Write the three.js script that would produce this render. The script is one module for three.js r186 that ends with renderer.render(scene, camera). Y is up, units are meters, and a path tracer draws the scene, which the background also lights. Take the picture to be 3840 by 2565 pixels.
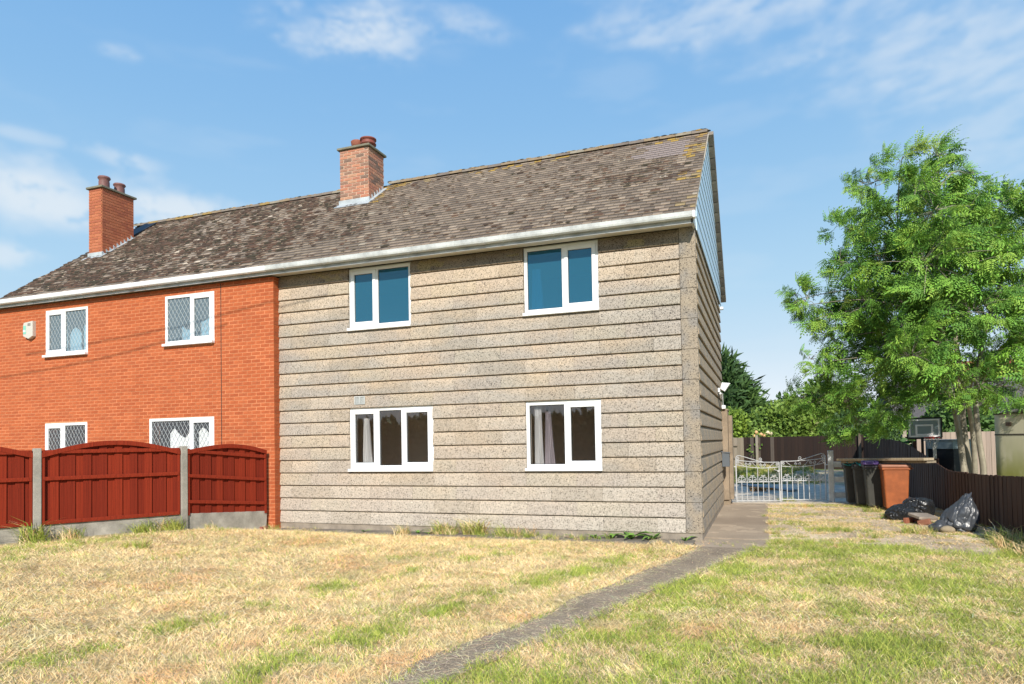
import * as THREE from 'three';
import { mergeGeometries } from 'three/addons/utils/BufferGeometryUtils.js';
import { RoundedBoxGeometry } from 'three/addons/geometries/RoundedBoxGeometry.js';

// ------------------------------------------------------------------ camera, sky, sun, exposure
const W = 1024, H = 684, F = 2577 / 3840 * W;
const camera = new THREE.PerspectiveCamera(2 * Math.atan(H / 2 / F) * 180 / Math.PI, W / H, 0.1, 900);
camera.rotation.order = 'YXZ';
camera.rotation.set(0.029216, 0.349238, -0.018227);
camera.position.set(0.96574, 1.65024, 11.51088);
camera.setViewOffset(W, H, 0, -302.7 / 2565 * H, W, H);
const scene = new THREE.Scene();
const renderer = new THREE.WebGLRenderer({ antialias: true });
renderer.setSize(W, H);
renderer.toneMapping = THREE.LinearToneMapping;
renderer.toneMappingExposure = 1.1;
renderer.shadowMap.enabled = true;

const SUN = new THREE.Vector3(0.31, 0.69, 1).normalize();
const sun = new THREE.DirectionalLight(new THREE.Color(1.0, 0.94, 0.845), 4.9);
sun.position.copy(SUN).multiplyScalar(60);
sun.castShadow = true;
sun.shadow.mapSize.set(4096, 4096);
Object.assign(sun.shadow.camera, { left: -30, right: 30, top: 30, bottom: -30, near: 1, far: 140 });
scene.add(sun, sun.target);

// ------------------------------------------------------------------ helpers
const PI = Math.PI, V = (x, y, z) => new THREE.Vector3(x, y, z);
function rng(seed) { let a = seed >>> 0; return () => { a = (a + 0x6D2B79F5) | 0; let t = Math.imul(a ^ (a >>> 15), 1 | a); t = (t + Math.imul(t ^ (t >>> 7), 61 | t)) ^ t; return ((t ^ (t >>> 14)) >>> 0) / 4294967296; }; }
function hash(x, y, s = 0) { let h = Math.imul(x | 0, 374761393) ^ Math.imul(y | 0, 668265263) ^ Math.imul(s | 0, 1274126177); h = Math.imul(h ^ (h >>> 13), 1274126177); return ((h ^ (h >>> 16)) >>> 0) / 4294967296; }
function vn(x, y, s = 0, per = 0) {
  const ix = Math.floor(x), iy = Math.floor(y), fx = x - ix, fy = y - iy, u = fx * fx * (3 - 2 * fx), v = fy * fy * (3 - 2 * fy);
  const m = (a) => per ? ((a % per) + per) % per : a, h = (a, b) => hash(m(a), m(b), s);
  return (h(ix, iy) * (1 - u) + h(ix + 1, iy) * u) * (1 - v) + (h(ix, iy + 1) * (1 - u) + h(ix + 1, iy + 1) * u) * v;
}
function fbm(x, y, oct = 4, s = 0, per = 0) { let a = 0.5, t = 0, n = 0; for (let i = 0; i < oct; i++) { t += a * vn(x, y, s + i * 17, per); n += a; x *= 2; y *= 2; per *= 2; a *= 0.5; } return t / n; }
const clamp = (x, a = 0, b = 1) => Math.min(b, Math.max(a, x));
const ss = (a, b, x) => { const t = clamp((x - a) / (b - a)); return t * t * (3 - 2 * t); };
const lerp = (a, b, t) => a + (b - a) * t;
const mix3 = (a, b, t) => [lerp(a[0], b[0], t), lerp(a[1], b[1], t), lerp(a[2], b[2], t)];
const toS = (c) => { c = clamp(c); return 255 * (c <= 0.0031308 ? 12.92 * c : 1.055 * Math.pow(c, 1 / 2.4) - 0.055); };
function tex(w, h, fn, rx = 1, ry = 1, srgb = true) {
  const d = new Uint8Array(w * h * 4);
  for (let j = 0; j < h; j++) for (let i = 0; i < w; i++) {
    const c = fn((i + 0.5) / w, (j + 0.5) / h), o = (j * w + i) * 4;
    for (let k = 0; k < 3; k++) { const v = Array.isArray(c) ? c[k] : c; d[o + k] = srgb ? toS(v) : clamp(v) * 255; }
    d[o + 3] = 255;
  }
  const t = new THREE.DataTexture(d, w, h);
  t.wrapS = t.wrapT = THREE.RepeatWrapping; t.magFilter = THREE.LinearFilter; t.minFilter = THREE.LinearMipmapLinearFilter;
  t.repeat.set(rx, ry); if (srgb) t.colorSpace = THREE.SRGBColorSpace; t.needsUpdate = true;
  return t;
}
const col = (c) => new THREE.Color().setRGB(c[0], c[1], c[2]);
function mat(name, c, rough = 0.9, extra = {}) { const m = new THREE.MeshPhysicalMaterial({ color: col(c), roughness: rough, ...extra }); m.name = name; return m; }
// flat-projected uv in metres
function boxUV(g0) {
  const g = g0.index ? g0.toNonIndexed() : g0, p = g.attributes.position, n = g.attributes.normal, uv = new Float32Array(p.count * 2);
  for (let i = 0; i < p.count; i++) {
    const ax = Math.abs(n.getX(i)), ay = Math.abs(n.getY(i)), az = Math.abs(n.getZ(i));
    if (ax > ay && ax > az) { uv[2 * i] = p.getZ(i); uv[2 * i + 1] = p.getY(i); } else if (ay > az) { uv[2 * i] = p.getX(i); uv[2 * i + 1] = p.getZ(i); } else { uv[2 * i] = p.getX(i); uv[2 * i + 1] = p.getY(i); }
  }
  g.setAttribute('uv', new THREE.BufferAttribute(uv, 2));
  return g;
}
const prep = (g) => { g = g.index ? g.toNonIndexed() : g; for (const k of Object.keys(g.attributes)) if (!['position', 'normal', 'uv', 'color'].includes(k)) g.deleteAttribute(k); if (!g.attributes.uv) boxUV(g); return g; };
const merge = (list) => list.length === 1 ? prep(list[0]) : mergeGeometries(list.map(prep), false);
const B = (w, h, d, x = 0, y = 0, z = 0) => boxUV(new THREE.BoxGeometry(w, h, d).translate(x, y, z));
// box given by its limits
const BB = (x0, x1, y0, y1, z0, z1) => B(x1 - x0, y1 - y0, z1 - z0, (x0 + x1) / 2, (y0 + y1) / 2, (z0 + z1) / 2);
const RB = (w, h, d, r, x = 0, y = 0, z = 0) => boxUV(new RoundedBoxGeometry(w, h, d, 1, Math.min(r, w * 0.49, h * 0.49, d * 0.49)).translate(x, y, z));
const RBB = (x0, x1, y0, y1, z0, z1, r = 0.004) => RB(x1 - x0, y1 - y0, z1 - z0, r, (x0 + x1) / 2, (y0 + y1) / 2, (z0 + z1) / 2);
function rod(a, b, r, seg = 6, r2 = r) {
  const d = b.clone().sub(a), g = new THREE.CylinderGeometry(r2, r, d.length(), seg, 1);
  g.applyQuaternion(new THREE.Quaternion().setFromUnitVectors(V(0, 1, 0), d.normalize())); g.translate((a.x + b.x) / 2, (a.y + b.y) / 2, (a.z + b.z) / 2);
  return g;
}
const tube = (pts, r, n = 24, seg = 6) => new THREE.TubeGeometry(new THREE.CatmullRomCurve3(pts), n, r, seg);
const used = {};
function numbered(n) { const k = used[n] = (used[n] ?? -1) + 1; return k ? n + '_' + String(k).padStart(3, '0') : n; }
function shadow(o) { o.castShadow = o.receiveShadow = true; return o; }
function mesh(name, geo, m, parent) { const o = shadow(new THREE.Mesh(Array.isArray(geo) ? merge(geo) : geo, m)); o.name = parent === scene || !parent ? numbered(name) : name; (parent || scene).add(o); return o; }
function thing(name, label, category, pos = [0, 0, 0], rot = 0, group) {
  const o = new THREE.Group(); o.name = numbered(name); o.position.set(...pos); o.rotation.y = rot; o.userData = { label, category }; if (group) o.userData.group = group; scene.add(o); return o;
}
function tag(o, label, category, group) { o.userData = { ...o.userData, label, category }; if (group) o.userData.group = group; return o; }
function struct(name, geo, m) { const o = mesh(name, geo, m, scene); o.userData = { kind: 'structure' }; return o; }
// many alike pieces: the first 'most' (nearest the camera) are meshes of their own, the rest one instanced part
const palMats = new Map();
function palMat(base, c) { const k = base.uuid + c.map((x) => x.toFixed(3)).join(); if (!palMats.has(k)) { const m = base.clone(); m.color.copy(col(c)); palMats.set(k, m); } return palMats.get(k); }
function pieces(parent, name, stuffName, geo, base, items, most = 300) {
  const w = new THREE.Vector3();
  items.forEach((it) => { w.setFromMatrixPosition(it.m); parent.localToWorld(w); it.d = w.distanceTo(camera.position); });
  items.sort((a, b) => a.d - b.d);
  items.slice(0, most).forEach((it) => { const o = shadow(new THREE.Mesh(it.geo || geo, palMat(base, it.c))); o.name = name; o.matrixAutoUpdate = true; it.m.decompose(o.position, o.quaternion, o.scale); parent.add(o); });
  const rest = items.slice(most);
  if (!rest.length) return;
  const im = shadow(new THREE.InstancedMesh(geo, base.clone(), rest.length)); im.material.color.set(0xffffff);
  rest.forEach((it, i) => { im.setMatrixAt(i, it.m); im.setColorAt(i, col(it.c)); });
  im.name = stuffName; im.userData = { kind: 'stuff' }; parent.add(im);
}
const T = (x, y, z, rx = 0, ry = 0, rz = 0, sx = 1, sy = sx, sz = sx) => new THREE.Matrix4().compose(V(x, y, z), new THREE.Quaternion().setFromEuler(new THREE.Euler(rx, ry, rz, 'YXZ')), V(sx, sy, sz));

// ------------------------------------------------------------------ sky
{
  const w = 2048, h = 1024, d = new Float32Array(w * h * 4);
  const D = PI / 180;
  // cirrus streaks and low cumulus banks: [azimuth, elevation, half width, half height, strength, tilt, kind]
  const clouds = [[-122, 31, 7.2, 2.6, 0.75, 0.10, 0], [-113.5, 32, 4.6, 1.6, 0.4, -0.25, 0], [-89, 31.5, 15, 3.4, 0.55, 0.05, 2], [-76, 25, 13, 6.5, 0.5, -0.35, 2], [-73, 19.5, 10, 4.5, 0.36, -0.2, 2], [-86, 27, 5, 1.0, 0.35, 0, 0],
    [-145, 17.3, 6.5, 3.0, 0.8, -0.12, 1], [-135, 17.2, 6.0, 2.4, 0.8, -0.18, 1], [-140, 27, 1.8, 0.7, 0.45, 0, 0], [-147, 13, 3, 1.2, 0.6, 0, 1], [-139.5, 20.5, 3.0, 0.8, 0.45, -0.1, 1], [-146, 20.8, 5, 0.6, 0.35, -0.02, 1], [-150, 9, 6, 2, 0.4, 0, 1],
    [-40, 30, 14, 4, 0.5, 0.1, 0], [20, 38, 16, 5, 0.45, 0.1, 0], [120, 42, 18, 5, 0.4, -0.2, 0], [170, 25, 14, 4, 0.5, 0, 0]];
  const stops = [[0, [0.86, 0.93, 0.985]], [3.5, [0.80, 0.895, 0.975]], [7, [0.60, 0.78, 0.93]], [12, [0.46, 0.695, 0.90]], [18, [0.35, 0.60, 0.865]], [25, [0.265, 0.515, 0.83]], [34, [0.195, 0.435, 0.79]], [50, [0.12, 0.31, 0.68]], [90, [0.085, 0.24, 0.58]]];
  for (let j = 0; j < h; j++) {
    const el = ((j + 0.5) / h - 0.5) * 180;
    for (let i = 0; i < w; i++) {
      const az = ((i + 0.5) / w - 0.5) * 360, e = Math.max(0, el);
      let k = 0; while (k < stops.length - 2 && e > stops[k + 1][0]) k++;
      let c = mix3(stops[k][1], stops[k + 1][1], clamp((e - stops[k][0]) / (stops[k + 1][0] - stops[k][0])));
      if (el < 0) c = mix3(c, [0.30, 0.29, 0.20], ss(0, -4, el));
      if (el > 0) {
        let a = 0;
        for (const [ca, ce, rw, rh, st, tilt, kind] of clouds) {
          let dx = az - ca; dx = ((dx + 540) % 360) - 180; dx *= Math.cos(ce * D); if (Math.abs(dx) > rw * 2) continue;
          const dy = el - ce - tilt * dx, q = Math.hypot(dx / rw, dy / rh) + 0.75 * (fbm(az * 0.5, el * 0.9, 4, 5) - 0.5);
          const env = ss(1.15, 0.15, q), x = kind === 1 ? az * 0.55 : az * 0.33 + el * 0.2, y = kind === 1 ? el * 0.85 : el * 1.25 - az * 0.16;
          const n = fbm(x + 3 * fbm(x * 0.6, y * 0.6, 3, 31), y, 6, 9 + kind), fine = fbm(x * 5, y * 5 + 2 * n, 4, 77);
          a = Math.max(a, env * st * ss(kind === 1 ? 0.30 : kind ? 0.18 : 0.34, kind === 1 ? 0.58 : kind ? 0.86 : 0.78, n * 0.78 + fine * 0.22 + env * 0.10));
        }
        a = Math.max(a, 0.10 * ss(0.5, 0.8, fbm(az * 0.12, el * 0.5, 5, 40)));
        c = mix3(c, [0.80, 0.87, 0.93], a);
      }
      const o = (j * w + i) * 4; const ex = 1 / 1.1; d[o] = c[0] * ex; d[o + 1] = c[1] * ex; d[o + 2] = c[2] * ex; d[o + 3] = 1;
    }
  }
  const t = new THREE.DataTexture(d, w, h, THREE.RGBAFormat, THREE.FloatType);
  t.mapping = THREE.EquirectangularReflectionMapping; t.magFilter = t.minFilter = THREE.LinearFilter; t.needsUpdate = true;
  scene.background = t; scene.environment = t;
}

// ------------------------------------------------------------------ materials
const fineNoise = tex(256, 256, (u, v) => 0.72 + 0.5 * (fbm(u * 8, v * 8, 5, 3, 8) - 0.5) + 0.25 * (hash(u * 256, v * 256, 4) - 0.5), 1, 1);
const bumpNoise = tex(256, 256, (u, v) => fbm(u * 16, v * 16, 4, 8, 16), 1, 1, false);
const concreteTex = tex(512, 512, (u, v) => { const a = fbm(u * 6, v * 6, 5, 21, 6), s = hash(u * 256, v * 256, 8); return 0.62 + 0.5 * (a - 0.5) + (s > 0.93 ? 0.22 : s < 0.08 ? -0.22 : 0.12 * (s - 0.5)); }, 1, 1);
const grainTex = tex(256, 256, (u, v) => { const g = fbm(u * 40, v * 2.0, 4, 6); return 0.78 + 0.5 * (g - 0.5) + 0.1 * (hash(u * 128, v * 12, 9) - 0.5); }, 2, 0.5);
const M = {
  white: mat('white_plastic', [0.82, 0.83, 0.83], 0.35),
  whiteOld: mat('weathered_white_plastic', [0.74, 0.76, 0.73], 0.45, { map: fineNoise }),
  whiteRough: mat('white_paint', [0.95, 0.97, 0.98], 0.6, { map: fineNoise }),
  seal: mat('rubber_seal', [0.03, 0.035, 0.035], 0.7),
  iron: mat('white_painted_iron', [0.72, 0.73, 0.74], 0.45, { map: fineNoise }),
  brick: mat('orange_brick', [1, 1, 1], 0.88, { map: fineNoise, bumpMap: bumpNoise, bumpScale: 0.002 }),
  mortar: mat('pale_orange_mortar', [0.84, 0.36, 0.17], 0.95, { map: fineNoise }),
  mortarGrey: mat('pale_mortar', [0.72, 0.56, 0.42], 0.95, { map: fineNoise }),
  tile: mat('concrete_roof_tile', [1, 1, 1], 0.92, { map: fineNoise, bumpMap: bumpNoise, bumpScale: 0.004 }),
  underlay: mat('dark_underlay', [0.03, 0.025, 0.02], 0.95),
  moss: mat('brown_moss', [1, 1, 1], 1.0),
  concrete: mat('grey_concrete', [0.55, 0.51, 0.43], 0.93, { map: concreteTex, bumpMap: bumpNoise, bumpScale: 0.003 }),
  fascia: mat('white_fascia', [0.66, 0.68, 0.68], 0.5, { map: fineNoise }),
  lead: mat('grey_lead', [0.62, 0.67, 0.69], 0.55, { map: fineNoise }),
  redwood: mat('red_stained_wood', [0.30, 0.035, 0.013], 0.95, { map: grainTex, specularIntensity: 0.4 }),
  redwood2: mat('red_stained_wood_worn', [0.235, 0.027, 0.011], 0.95, { map: grainTex, specularIntensity: 0.4 }),
  brownwood: mat('brown_stained_wood', [1, 1, 1], 0.8, { map: grainTex }),
  greywood: mat('grey_weathered_wood', [0.42, 0.35, 0.27], 0.85, { map: grainTex }),
  inside: mat('inside_plaster', [0.80, 0.70, 0.60], 0.95),
  insideFloor: mat('inside_floor', [0.80, 0.66, 0.54], 0.9),
  curtain: mat('white_curtain_cloth', [0.72, 0.70, 0.70], 0.95, { transmission: 0.3 }),
  glass: mat('window_glass', [0.95, 0.96, 0.95], 0.015, { transmission: 1, ior: 2.0 }),
  glassBlue: mat('sky_tinted_window_glass', [0.055, 0.31, 0.49], 0.015, { transmission: 1, ior: 1.6, metalness: 0.38 }),  // blue of the reflected sky is put into the pane colour
  glassNet: mat('pale_window_glass', [0.55, 0.72, 0.80], 0.02, { transmission: 1, ior: 1.6, metalness: 0.25 }),
  net: mat('net_curtain', [0.85, 0.86, 0.86], 0.95),
  leading: mat('lead_lattice', [0.50, 0.54, 0.55], 0.5),
  black: mat('black_plastic', [0.02, 0.02, 0.022], 0.5),
  cladding: mat('pale_blue_white_cladding', [0.53, 0.68, 0.80], 0.35),
  terracotta: mat('terracotta', [0.45, 0.15, 0.09], 0.8, { map: fineNoise }),
  terracottaDark: mat('dark_terracotta', [0.30, 0.13, 0.11], 0.6, { map: fineNoise }),
};

// ------------------------------------------------------------------ ground, path, drive
const pathL = [[0.031, 0.811], [-0.225, 1.946], [-0.511, 3.182], [-0.61, 3.777], [-0.86, 4.345], [-0.93, 4.901], [-1.045, 5.401], [-1.12, 5.843], [-1.269, 6.25], [-1.396, 6.655], [-1.45, 7.2], [-1.75, 9.0]];
const pathR = [[0.75, 0.811], [0.439, 1.78], [0.095, 3.023], [-0.101, 3.64], [-0.306, 4.193], [-0.428, 4.692], [-0.652, 5.453], [-0.814, 6.116], [-1.023, 6.544], [-1.119, 6.992], [-1.2, 7.4], [-1.5, 9.0]];
const along = (pts, z) => { if (z <= pts[0][1]) return pts[0][0]; for (let i = 1; i < pts.length; i++) if (z <= pts[i][1]) return lerp(pts[i - 1][0], pts[i][0], (z - pts[i - 1][1]) / (pts[i][1] - pts[i - 1][1])); return pts.at(-1)[0]; };
const groundY = (x, z) => 0.2 * ss(-3.5, -9.2, x) * ss(0.2, 2.2, z) + 0.03 * ss(-0.2, -3, x) * ss(0, 1.5, z) + (z > 0.5 && z < 30 ? 0.02 * (fbm(x * 0.9, z * 0.9, 3, 50) - 0.5) : 0) + (z < -15 ? 0.35 * ss(-15, -17.5, z) : 0);
const onPath = (x, z, m = 0) => { const j = m + 0.12 * (fbm(x * 5, z * 5, 3, 61) - 0.5) * 2; return z > 0.2 && z < 9 && x > along(pathL, z) - j && x < along(pathR, z) + j; };
const dirtEdge = (x) => -0.32 + 0.12 * ss(1.5, 3.2, x) + 0.55 * ss(2.6, 3.8, x) - 0.9 * ss(3.75, 4.4, x) + 0.6 * (fbm(x * 2.5, 3.3, 4, 62) - 0.5);
const onDirt = (x, z) => x > 1.0 && x < 4.75 && z < dirtEdge(x) && z > -18;
const onDrive = (x, z, m = 0) => x > -0.02 - m && x < 1.04 + m && z < 0.45 + m && z > -7;
const onApron = (x, z) => x > -7.2 && x < 0.1 && z < 0.52 + 0.12 * (fbm(x * 2, 1.1, 3, 63) - 0.5) && z > 0;
{
  const axis = (lo, hi, a, b, step) => { const r = []; for (let x = a; x <= b + 1e-6; x += step) r.push(x); let g = step * 1.5; for (let x = a; x > lo;) { x -= g; g *= 1.5; r.unshift(Math.max(lo, x)); } g = step * 1.5; for (let x = b; x < hi;) { x += g; g *= 1.5; r.push(Math.min(hi, x)); } return r; };
  const xs = axis(-400, 400, -13, 6, 0.16), zs = axis(-400, 400, -20, 12, 0.16), pos = [], colr = [], uv = [], idx = [];
  const soil = [0.72, 0.55, 0.36], straw = [0.60, 0.465, 0.25], grass = [0.14, 0.19, 0.05];
  for (const z of zs) for (const x of xs) {
    pos.push(x, groundY(x, z), z); uv.push(x, z);
    const n = fbm(x * 1.7, z * 1.7, 4, 70); let c = straw;
    if (onDirt(x, z)) { const f = fbm(x * 3.3, z * 3.3, 4, 73); c = mix3(mix3([0.56, 0.42, 0.27], [0.92, 0.71, 0.47], ss(0.3, 0.7, n)), [0.62, 0.53, 0.26], 0.7 * ss(0.52, 0.68, f)); }
    else if (z < -14.5 || x < -20 || x > 8 || z > 14) c = grass;
    else c = mix3(straw, [0.34, 0.33, 0.11], ss(0.5, 0.75, n) * (x > 0.5 ? 0.7 : 0.25));
    colr.push(...c);
  }
  for (let j = 0; j < zs.length - 1; j++) for (let i = 0; i < xs.length - 1; i++) { const a = j * xs.length + i, b = a + 1, c = a + xs.length, e = c + 1; idx.push(a, c, b, b, c, e); }
  const g = new THREE.BufferGeometry();
  g.setAttribute('position', new THREE.Float32BufferAttribute(pos, 3)); g.setAttribute('uv', new THREE.Float32BufferAttribute(uv, 2)); g.setAttribute('color', new THREE.Float32BufferAttribute(colr, 3)); g.setIndex(idx); g.computeVertexNormals();
  const gt = tex(1024, 1024, (u, v) => { const a = fbm(u * 12, v * 12, 5, 22, 12), s = hash(u * 512, v * 512, 18), t = fbm(u * 90, v * 90, 2, 24, 90); return 0.8 + 0.5 * (a - 0.5) + 0.5 * (t - 0.5) + (s > 0.965 ? 0.35 : s < 0.03 ? -0.3 : 0); }, 1 / 3, 1 / 3);
  const gb = tex(512, 512, (u, v) => 0.6 * fbm(u * 20, v * 20, 4, 25, 20) + 0.4 * fbm(u * 80, v * 80, 2, 26, 80), 1 / 2, 1 / 2, false);
  struct('ground', g, mat('dry_lawn_ground', [1, 1, 1], 1, { vertexColors: true, map: gt, bumpMap: gb, bumpScale: 0.03 }));

  const asphalt = tex(1024, 1024, (u, v) => { const a = fbm(u * 8, v * 8, 5, 27, 8), s = hash(u * 340, v * 340, 28), s2 = hash(u * 170, v * 170, 29); return mix3([0.225, 0.168, 0.112], [0.36, 0.28, 0.185], a * 1.2 - 0.1).map((c) => c * (s > 0.9 ? 1.7 : s < 0.2 ? 0.6 : 1) * (s2 > 0.985 ? 1.9 : 1)); }, 1 / 2.5, 1 / 2.5);
  const asphaltM = mat('worn_asphalt', [1, 1, 1], 0.95, { map: asphalt, bumpMap: gb, bumpScale: 0.006 });
  const sheet = (outline, y, t) => { const s = new THREE.Shape(outline.map(([x, z]) => new THREE.Vector2(x, -z))), e = new THREE.ExtrudeGeometry(s, { depth: t, bevelEnabled: false }); e.rotateX(-PI / 2).translate(0, y - t, 0); return boxUV(e); };
  const L2 = [], R2 = []; for (let z = 0.62; z <= 9; z += 0.2) { L2.push([along(pathL, z) - 0.05 + 0.10 * (vn(z * 3, 2, 4) - 0.5), z]); R2.push([along(pathR, z) + 0.05 + 0.10 * (vn(z * 3, 9, 4) - 0.5), z]); }
  const pg = sheet([...L2, ...R2.reverse()], 0, 0.05), pp = pg.attributes.position; for (let i = 0; i < pp.count; i++) pp.setY(i, pp.getY(i) + groundY(pp.getX(i), pp.getZ(i)) + 0.016); pg.computeVertexNormals();
  struct('path', pg, asphaltM);
  const slabT = tex(1024, 1024, (u, v) => { const a = fbm(u * 5, v * 5, 6, 127, 5), b = fbm(u * 14, v * 14, 4, 128, 14), h = hash(u * 512, v * 512, 129); return mix3([0.30, 0.222, 0.15], [0.48, 0.372, 0.26], clamp(a * 1.6 - 0.3)).map((c) => c * (0.9 + 0.25 * (h - 0.5)) * (b > 0.66 ? 1.25 : 1)); }, 1 / 5, 1 / 5);
  const slabM = mat('worn_concrete_slab', [1, 1, 1], 0.95, { map: slabT });
  struct('driveway', [sheet([[0.0, -0.4], [1.02, -0.34], [1.04, -6.95], [0.0, -6.95]], 0.014, 0.08), sheet([[-0.15, 0.0], [0.0, -0.36], [1.02, -0.305], [0.93, 0.25], [0.76, 0.80], [0.02, 0.80]], 0.012, 0.08)], slabM);
  struct('pavement_strip', sheet([[-8.1, 0.03], [-8.1, 0.36], [-6, 0.5], [-3, 0.54], [-0.1, 0.42], [-0.1, 0.03]], 0.028, 0.08), mat('dark_concrete', [0.34, 0.29, 0.225], 0.95, { map: concreteTex }));
  struct('patio', sheet([[-1.5, -7.0], [4.45, -7.0], [4.45, -12], [3.2, -14.2], [-1.5, -15]], 0.016, 0.06), mat('pale_concrete_yard', [0.95, 0.80, 0.61], 0.9, { map: concreteTex }));
}

// ------------------------------------------------------------------ grey panel house
const XL = -8.24, DEP = -6.86, RZ = -3.43, RY = 8.13, EY = 5.275, EZ = 0.37;   // party line, back wall, ridge, eave
const slopeA = Math.atan2(RY - EY, EZ - RZ), slopeL = Math.hypot(RY - EY, EZ - RZ);
const UNIT = 0.4533, XR = -0.244;
const house = thing('grey_panel_house', 'grey pebble-faced concrete panel house, right half of the pair, with brown tiled roof', 'house');
const wins = { UL: [-6.585, -5.215, 3.885, 5.11], UR: [-2.955, -1.60, 3.885, 5.11], LL: [-6.60, -4.79, 1.145, 2.375], LR: [-2.965, -1.605, 1.145, 2.365] };
// facade texture: exposed aggregate with weather stains and painted eaves shade, one unique sheet for the whole front
const facadeTex = tex(2048, 1280, (u, v) => {
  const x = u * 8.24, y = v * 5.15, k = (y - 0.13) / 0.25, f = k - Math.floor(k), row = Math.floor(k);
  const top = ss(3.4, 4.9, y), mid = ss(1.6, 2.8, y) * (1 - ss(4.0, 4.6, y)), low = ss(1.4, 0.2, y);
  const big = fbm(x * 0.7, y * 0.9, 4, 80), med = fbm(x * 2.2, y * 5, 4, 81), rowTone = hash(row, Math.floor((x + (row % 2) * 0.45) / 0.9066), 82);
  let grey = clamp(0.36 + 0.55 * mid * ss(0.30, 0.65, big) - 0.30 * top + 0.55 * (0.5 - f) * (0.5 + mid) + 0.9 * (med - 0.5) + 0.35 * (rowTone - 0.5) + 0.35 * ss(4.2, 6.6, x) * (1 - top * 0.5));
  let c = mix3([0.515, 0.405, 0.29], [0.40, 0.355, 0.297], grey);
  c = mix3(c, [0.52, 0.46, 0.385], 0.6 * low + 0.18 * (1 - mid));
  const p1 = hash(x * 62, y * 62, 83), p2 = hash(x * 110 + 7, y * 110, 84), p3 = hash(x * 40 + 3, y * 40, 85);
  let m = 0.97 + 0.14 * (p1 - 0.5) + 0.24 * (p2 - 0.5);
  if (p2 < 0.12) m *= 0.5; if (p1 < 0.035) m *= 0.5; if (p3 > 0.975) m *= 1.2;
  const rx = ss(6.0, 7.8, x); if (p2 < 0.08 + 0.10 * rx) m *= 0.62;
  const eaveShade = ss(4.86, 4.90, y) * (0.75 + 0.5 * (fbm(x * 1.5, y * 4, 3, 87) - 0.5)); c = mix3(c, [0.10, 0.075, 0.052], eaveShade * 0.85);  // top course darkened in the colour to deepen the eaves shadow
  if (y > 4.9 && fbm(x * 3, y * 6, 3, 86) > 0.62) c = mix3(c, [0.45, 0.36, 0.13], 0.35);
  return c.map((q) => q * m);
}, 1 / 8.24, 1 / 5.15);
facadeTex.offset.set(1, 0);
const pebbleTex = tex(1024, 1024, (u, v) => { const a = fbm(u * 5, v * 5, 5, 90, 5), p1 = hash(u * 90, v * 90, 91), p2 = hash(u * 150, v * 150, 92); let m = 0.95 + 0.2 * (p1 - 0.5) + 0.25 * (p2 - 0.5); if (p2 < 0.14) m *= 0.55; if (p1 < 0.05) m *= 0.4; return mix3([0.60, 0.49, 0.35], [0.47, 0.42, 0.35], ss(0.3, 0.7, a)).map((q) => q * m); }, 1 / 1.5, 1 / 1.5);
const pebbleBump = tex(512, 512, (u, v) => hash(u * 170, v * 170, 93) * 0.6 + 0.4 * fbm(u * 60, v * 60, 2, 94, 60), 1, 1, false);
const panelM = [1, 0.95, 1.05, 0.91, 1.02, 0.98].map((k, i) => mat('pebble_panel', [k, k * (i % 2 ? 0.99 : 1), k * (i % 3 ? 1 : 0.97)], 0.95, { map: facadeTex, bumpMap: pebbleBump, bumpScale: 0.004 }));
const sideM = mat('pebble_side_panel', [0.80, 0.76, 0.72], 0.95, { map: pebbleTex, bumpMap: pebbleBump, bumpScale: 0.004 });
const quoinM = mat('pebble_corner_block', [0.63, 0.635, 0.66], 0.95, { map: pebbleTex, bumpMap: pebbleBump, bumpScale: 0.005 });
const plinthM = mat('plinth_render', [0.50, 0.42, 0.33], 0.95, { map: concreteTex });
const lineY = (k) => 0.13 + (19 - k) * 0.25;
// cross-section of a lapped course, extruded along x; uv in facade metres
function course(x0, x1, y0, h, zf = 0.002) {
  const s = new THREE.Shape([[-0.07, 0], [zf + 0.020, 0], [zf + 0.028, 0.006], [zf + 0.029, 0.022], [zf + 0.014, h * 0.72], [zf - 0.004, h - 0.016], [zf - 0.03, h - 0.006], [zf - 0.032, h], [-0.07, h]].map(([z, y]) => new THREE.Vector2(z, y)));
  const g = new THREE.ExtrudeGeometry(s, { depth: x1 - x0, bevelEnabled: false });
  g.rotateY(PI / 2); g.applyMatrix4(new THREE.Matrix4().makeScale(1, 1, -1)); // (z,y,x) -> put along +x
  const p = g.attributes.position; // after rotateY(90): x = depth, z = -shapeX ; scaled back to +
  for (let i = 0; i < p.count; i++) p.setXYZ(i, p.getX(i) + x0, p.getY(i) + y0, p.getZ(i));
  const ng = g.index ? g.toNonIndexed() : g, q = ng.attributes.position, arr = q.array; // mirrored: flip the winding
  for (let i = 0; i < q.count; i += 3) for (let c = 0; c < 3; c++) { const t = arr[(i + 1) * 3 + c]; arr[(i + 1) * 3 + c] = arr[(i + 2) * 3 + c]; arr[(i + 2) * 3 + c] = t; }
  ng.computeVertexNormals();
  const uv = new Float32Array(q.count * 2); for (let i = 0; i < q.count; i++) { uv[2 * i] = q.getX(i); uv[2 * i + 1] = q.getY(i) - q.getZ(i) * 0.3; }
  ng.setAttribute('uv', new THREE.BufferAttribute(uv, 2));
  return ng;
}
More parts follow.
